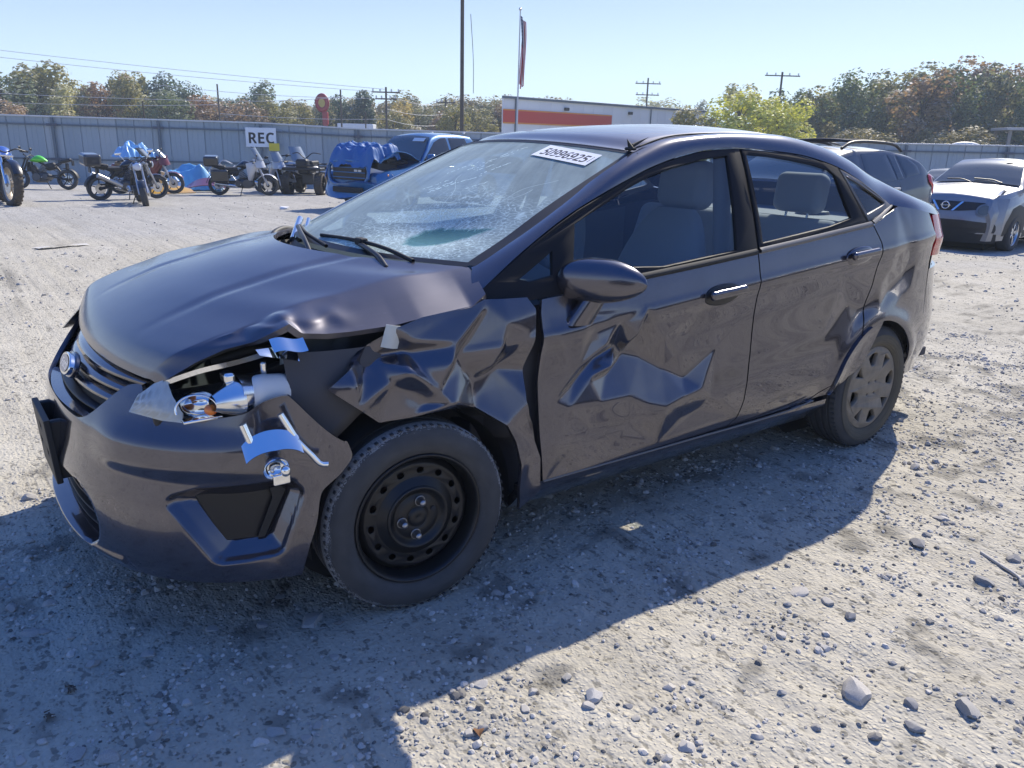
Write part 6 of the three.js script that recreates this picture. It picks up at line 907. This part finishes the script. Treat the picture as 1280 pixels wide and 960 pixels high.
// three-wheeler and quad
{
  const x = 8.55, z = -22.0, T = thing('three_wheeler', 'dark three-wheeled roadster with a pale screen beside the quad bike', 'three-wheeler', [x, groundY(x, z), z], Math.atan2(-.8, -.15)); T.rotation.y = Math.atan2(-.92, .2);
  for (const s of [1, -1]) { const w = bikeWheel(T, .75, .30, .18, false, 5); w.position.z = s * .62; obj('mudguard', grid(14, 6, (u, v) => { const a = lerp(.2, 2.9, u); return [.75 + Math.cos(a) * .36, .30 + Math.sin(a) * .36, s * lerp(.50, .76, v)]; }, { edge: .02, out: [0, 1, 0] }), silverGloss, T); }
  bikeWheel(T, -.85, .32, .24, false, 5);
  obj('body', grid(30, 24, (u, v) => { const a = u * TAU, t = v, w = Math.pow(Math.sin(Math.PI * clamp(t * .97 + .015, 0, 1)), .6); return [lerp(-1.0, 1.1, t), .58 + .10 * Math.sin(t * 3) + .30 * w * Math.sin(a) * (1 - .3 * t), .36 * w * Math.cos(a) * (t > .6 ? 1.15 : .85)]; }), blackGloss, T); obj('nose', new RoundedBoxGeometry(.5, .30, .6, 4, .1).rotateZ(-.2).translate(.95, .72, 0), silverGloss, T);
  obj('windscreen', grid(14, 8, (u, v) => { const a = lerp(-1.2, 1.2, u); return [.55 + .2 * Math.cos(a) - .28 * v, lerp(.95, 1.38, v), .30 * Math.sin(a) * (1 - .2 * v)]; }, { edge: .01, out: [1, 0, 0] }), visor, T); obj('seat', new RoundedBoxGeometry(.8, .14, .36, 4, .06).translate(-.35, .88, 0), blackPlastic, T); obj('handlebar', tube([[.2, 1.1, .4], [.35, 1.12, .2], [.38, 1.05, 0], [.35, 1.12, -.2], [.2, 1.1, -.4]], .016, 24, 8), satinBlack, T);
}
{
  const x = 8.75, z = -20.9, T = thing('quad_bike', 'black quad bike with fat tyres left of the blue pickup', 'quad bike', [x, groundY(x, z), z]); T.rotation.y = Math.atan2(-.75, -.6); T.scale.setScalar(1.05);
  for (const wx of [.58, -.58]) for (const s of [1, -1]) { const w = bikeWheel(T, wx, .31, .24, true, 6, satinBlack); w.position.z = s * .46; }
  obj('body', [new RoundedBoxGeometry(1.2, .20, .34, 4, .08).translate(0, .66, 0), new RoundedBoxGeometry(.5, .08, 1.1, 4, .035).translate(.56, .72, 0), new RoundedBoxGeometry(.5, .08, 1.1, 4, .035).translate(-.58, .72, 0), new RoundedBoxGeometry(.34, .26, .34, 4, .08).translate(.62, .86, 0)], satinBlack, T); obj('seat', new RoundedBoxGeometry(.7, .12, .30, 4, .05).translate(-.2, .86, 0), blackPlastic, T); obj('engine', box(.5, .34, .34, 0, .44, 0, .05), engineMetal, T);
  obj('rack', [...[-.35, -.12, .12, .35].map(z => rod([.40, .82, z], [.86, .82, z], .012)), rod([.40, .82, -.4], [.40, .82, .4], .014), rod([.86, .82, -.4], [.86, .82, .4], .014)], satinBlack, T); obj('rack', [...[-.35, -.12, .12, .35].map(z => rod([-.40, .82, z], [-.86, .82, z], .012)), rod([-.40, .82, -.4], [-.40, .82, .4], .014), rod([-.86, .82, -.4], [-.86, .82, .4], .014)], satinBlack, T);
  obj('handlebar', tube([[.18, 1.12, .40], [.30, 1.14, .2], [.36, 1.0, 0], [.30, 1.14, -.2], [.18, 1.12, -.40]], .014, 24, 8), satinBlack, T);
}
// heap of wreckage under blue plastic
{
  const sheetOf = (label, x, z, a, w, d, h, mat, seed) => { const g = grid(36, 26, (u, v) => { const X = (u - .5) * w, Z = (v - .5) * d, e = Math.max(Math.abs(u - .5), Math.abs(v - .5)) * 2; return [X, .03 + h * (1 - Math.pow(e, 2.2)) * (.75 + .35 * n2(u * 2.2 + seed, v * 2.2)) + .06 * Math.abs(n2(u * 7 + seed, v * 7)), Z + .06 * n2(u * 5, seed)]; }); const m = obj('plastic_sheet', g, mat); m.position.set(x, groundY(x, z), z); m.rotation.y = a; return tag(m, label, 'plastic sheet'); };
  const blueFilm = phys({ color: lin(.14, .42, .72), roughness: .35, clearcoat: .5, transmission: .15, thickness: 0 }), paleFilm = phys({ color: lin(.40, .58, .74), roughness: .3, clearcoat: .6 });
  sheetOf('bright blue plastic sheet over the wreckage heap', 5.95, -23.6, -.4, 2.0, 1.3, .80, blueFilm, 3); sheetOf('pale blue plastic sheet left of the bright blue one on the heap', 4.75, -22.9, .2, 1.5, 1.2, .70, paleFilm, 8);
  const hung = sheetOf('blue and white plastic draped on the maroon motorcycle', 3.95, -21.15, .3, 1.0, .7, .45, phys({ color: lin(.25, .50, .80), roughness: .3, clearcoat: .6 }), 14); hung.position.y += .92;
  const bits = (name, label, cat, mat, x, z, geo, a) => { const m = obj(name, geo, mat); m.position.set(x, groundY(x, z), z); m.rotation.y = a; tag(m, label, cat); };
  bits('fairing_panel', 'yellow fairing panel lying in front of the wreckage heap', 'panel', gloss(.62, .36, .04), 4.9, -21.6, grid(14, 8, (u, v) => [(u - .5) * 1.2, .06 + .16 * Math.sin(u * 3) * (1 - v) + .04 * Math.sin(v * 5), (v - .5) * .5], { edge: .02, out: [0, 1, 0] }), .2);
  bits('body_panel', 'maroon body panel at the right foot of the wreckage heap', 'panel', maroon, 6.05, -22.2, grid(14, 10, (u, v) => [(u - .5) * 1.3, .10 + .30 * Math.sin(u * 3) * (1 - .6 * v), (v - .5) * .6], { edge: .02, out: [0, 1, 0] }), -.3);
  bits('scrap_frame', 'tangle of bent tubes on the wreckage heap', 'frame', alloy, 6.9, -23.6, [tube([[-.6, .3, 0], [-.2, .8, .1], [.2, .7, -.1], [.5, .2, .2]], .025, 20, 6), tube([[-.3, .2, .2], [.1, .9, 0], [.4, .8, .1]], .02, 20, 6), tube([[.1, .1, 0], [.3, .6, .1], [.55, .75, 0]], .02, 16, 6)], .2);
  bits('white_fairing', 'white fairing shell leaning on the wreckage heap', 'panel', white, 4.35, -21.5, grid(14, 10, (u, v) => [(u - .5) * .9, .12 + .42 * v + .1 * Math.sin(u * 3), (v - .5) * .3 + .12 * Math.cos(u * 3)], { edge: .02, out: [0, 0, 1] }), .3);
}
// ---------- stones and litter one can pick out ----------
{
  const tone = [std(lin(.46, .44, .40), .95, 0, { map: stoneMat.map }), std(lin(.36, .35, .335), .95, 0, { map: stoneMat.map }), std(lin(.56, .53, .48), .95, 0, { map: stoneMat.map })];
  const stone = (label, x, z, s, form, t, turn = 0, group, sq = 1) => { const m = obj('stone', stoneForms[form], tone[t]); m.position.set(x, surfaceY(x, z) + s * .10 * sq, z); m.scale.set(s, s * sq, s * .9); m.rotation.set(.12 * Math.sin(turn * 7), turn, .1 * Math.cos(turn * 5)); tag(m, label, 'stone'); if (group) m.userData.group = group; return m; };
  stone('pale oblong stone just in front of the spare wheel, largest in the shadow', -0.32, 0.71, 0.047, 0, 0, 0.3, null, 0.55);
  stone('small stone left of the pale oblong stone in the shadow', -0.58, 0.59, 0.024, 1, 0, 2.0, null, 0.33);
  stone('grey stone below the front bumper corner', -0.35, 0.53, 0.022, 2, 0, 2.8, null, 0.44);
  stone('small brown-grey stone under the bumper', -0.56, 0.34, 0.023, 3, 1, 5.5, null, 0.66);
  stone('largest rock on the sunlit dirt at the lower right', 0.75, 1.85, 0.052, 4, 2, 1.0, null, 0.99);
  stone('dark rock below the largest rock', 0.74, 2.01, 0.029, 5, 1, 1.8, null, 0.99);
  stone('angular rock at the lower right edge beside the dark rock', 0.92, 2.06, 0.041, 0, 0, 3.7, null, 0.88);
  stone('dark lump between the two lower right rocks', 0.82, 1.96, 0.025, 1, 1, 0.7, null, 0.99);
  stone('rounded stone in the middle of the sunlit dirt', 1.08, 1.55, 0.029, 2, 2, 4.2, null, 0.99);
  stone('dark stone touching the flat pale chip', 1.06, 1.64, 0.025, 3, 1, 3.7, null, 0.99);
  stone('long pale stone in the sunlit dirt, left of the rounded stone', 1.05, 1.46, 0.040, 4, 2, 3.3, null, 0.39);
  stone('stone beside the rear of the shadow edge, uppermost of the dark ones', 1.70, 1.52, 0.037, 5, 1, 4.4, null, 0.99);
  stone('dark stone at the right edge below the tyre strip', 1.64, 1.78, 0.036, 0, 1, 4.4, null, 0.77);
  stone('pale stone with a small dark hollow, left centre of the sunlit dirt', 0.11, 1.48, 0.022, 1, 2, 1.6, null, 0.77);
  stone('small pale stone at the very tip of the shadow edge', -0.03, 1.40, 0.020, 2, 2, 4.2, null, 0.77);
  stone('stone in the sunlit dirt nearest the roof shadow', 0.35, 1.54, 0.021, 3, 2, 2.9, null, 0.88);
  stone('flat pale stone right under the shadow edge', -0.07, 1.25, 0.025, 4, 2, 0.0, null, 0.55);
  stone('flat grey stone in the shadow at the bottom left', -0.99, 0.91, 0.039, 5, 0, 5.1, null, 0.39);
  stone('stone in the cluster at the bottom of the shadow, largest', -0.58, 1.11, 0.027, 0, 0, 2.0, null, 0.55);
  stone('second stone of the cluster at the bottom of the shadow', -0.53, 1.18, 0.022, 1, 0, 4.4, null, 0.66);
  stone('stone at the right end of the cluster at the bottom of the shadow', -0.49, 1.16, 0.020, 2, 0, 4.0, null, 0.66);
  stone('grey stone in the left shadow under the bumper lip', -0.89, 0.57, 0.023, 3, 0, 0.5, null, 0.77);
  stone('twin stone in the left shadow, left of the bumper', -1.01, 0.31, 0.028, 4, 0, 2.8, null, 0.66);
  stone('small stone in the left shadow beside its twin', -0.98, 0.32, 0.022, 5, 0, 2.7, null, 0.66);
  stone('flat stone in the left shadow', -0.76, 0.61, 0.026, 0, 0, 1.7, null, 0.55);
  stone('low stone in the shadow right of the wheel', -0.34, 0.92, 0.022, 1, 0, 4.3, null, 0.55);
  stone('stone at the outer edge of the shadow, right of centre', 0.80, 1.57, 0.024, 2, 2, 0.8, null, 0.88);
  stone('white stone in the upper right of the sunlit dirt', 1.99, 1.46, 0.036, 3, 2, 2.4, null, 0.55);
  stone('dark lump alone near the right edge', 1.89, 1.77, 0.031, 4, 1, 0.1, null, 0.99);
  const g = 'fist-sized stones lying loose around the sedan', r = mulberry(303);
  for (let i = 0; i < 130; i++) { const right = i % 3 < 2, x = right ? rr(.2, 4.6, r) : rr(-1.5, .3, r), z = right ? rr(.6, 2.45, r) : rr(.6, 1.9, r), s = .008 + .014 * Math.pow(r(), 2.4); stone('small loose grey stone on the dirt near the sedan', x, z, s, Math.floor(r() * 6), Math.floor(r() * 3), r() * TAU, g, .6 + .5 * r()); }
}
{
  const strip = obj('rubber_strip', tube([[1.84, 0, 1.68], [1.80, 0, 1.76], [1.755, 0, 1.84], [1.70, 0, 1.90]].map(([x, y, z]) => [x, surfaceY(x, z) + .004, z]), .006, 24, 6), std(lin(.5, .48, .44), .8)); tag(strip, 'dusty strip of rubber trim lying curved at the right edge of the dirt', 'rubber strip');
  const leafM = std(lin(.16, .075, .03), .9), lg = grid(6, 6, (u, v) => { const w = Math.sin(Math.PI * u) * .014; return [(u - .5) * .05, .008 * Math.sin(u * 5) + .006 * Math.abs(v - .5), (v - .5) * 2 * w]; });
  const lf = obj('dry_leaf', lg, leafM); lf.position.set(-.17, surfaceY(-.17, 1.39) + .004, 1.39); lf.rotation.y = 1.1; tag(lf, 'curled brown dry leaf on the sunlit dirt near the tip of the shadow', 'leaf');
  const bark = std(lin(.11, .09, .07), .95), clump = (label, x, z, s, seed) => { const r = mulberry(seed), L = []; for (let k = 0; k < 9; k++) { const a = r() * TAU, l = (.008 + .016 * r()) * s; L.push(rod([(r() - .5) * .03, .004 + .012 * r(), (r() - .5) * .03], [Math.cos(a) * l, .004 + .012 * r(), Math.sin(a) * l], .0022, .0012, 5)); } const m = obj('dry_twigs', L, bark); m.position.set(x, surfaceY(x, z), z); tag(m, label, 'twigs'); };
  clump('dark tuft of dry twigs in the shadow at the lower left', -.96, .66, 1.2, 5); clump('smaller tuft of dry twigs left of the other, near the left edge', -1.02, .74, .9, 8);
  const far = (label, x, z, s, t) => { const m = obj('stone', stoneForms[t], stoneMat); m.position.set(x, surfaceY(x, z) + s * .2, z); m.scale.set(s, s, s); m.rotation.y = x; tag(m, label, 'stone'); };
  far('lone dark stone on the lot in front of the blue pickup', 5.35, -14.15, .12, 2);
  const flat = obj('flat_scrap', grid(10, 4, (u, v) => [(u - .5) * .62, .01 + .02 * Math.sin(u * 4) * v, (v - .5) * .16 * (1 - .5 * u)]), std(lin(.55, .53, .48), .8)); flat.position.set(.32, groundY(.32, -8.4) + .01, -8.4); flat.rotation.y = .3; tag(flat, 'flat pale scrap lying on the open lot at the left', 'scrap');
}
renderer.render(scene, camera);
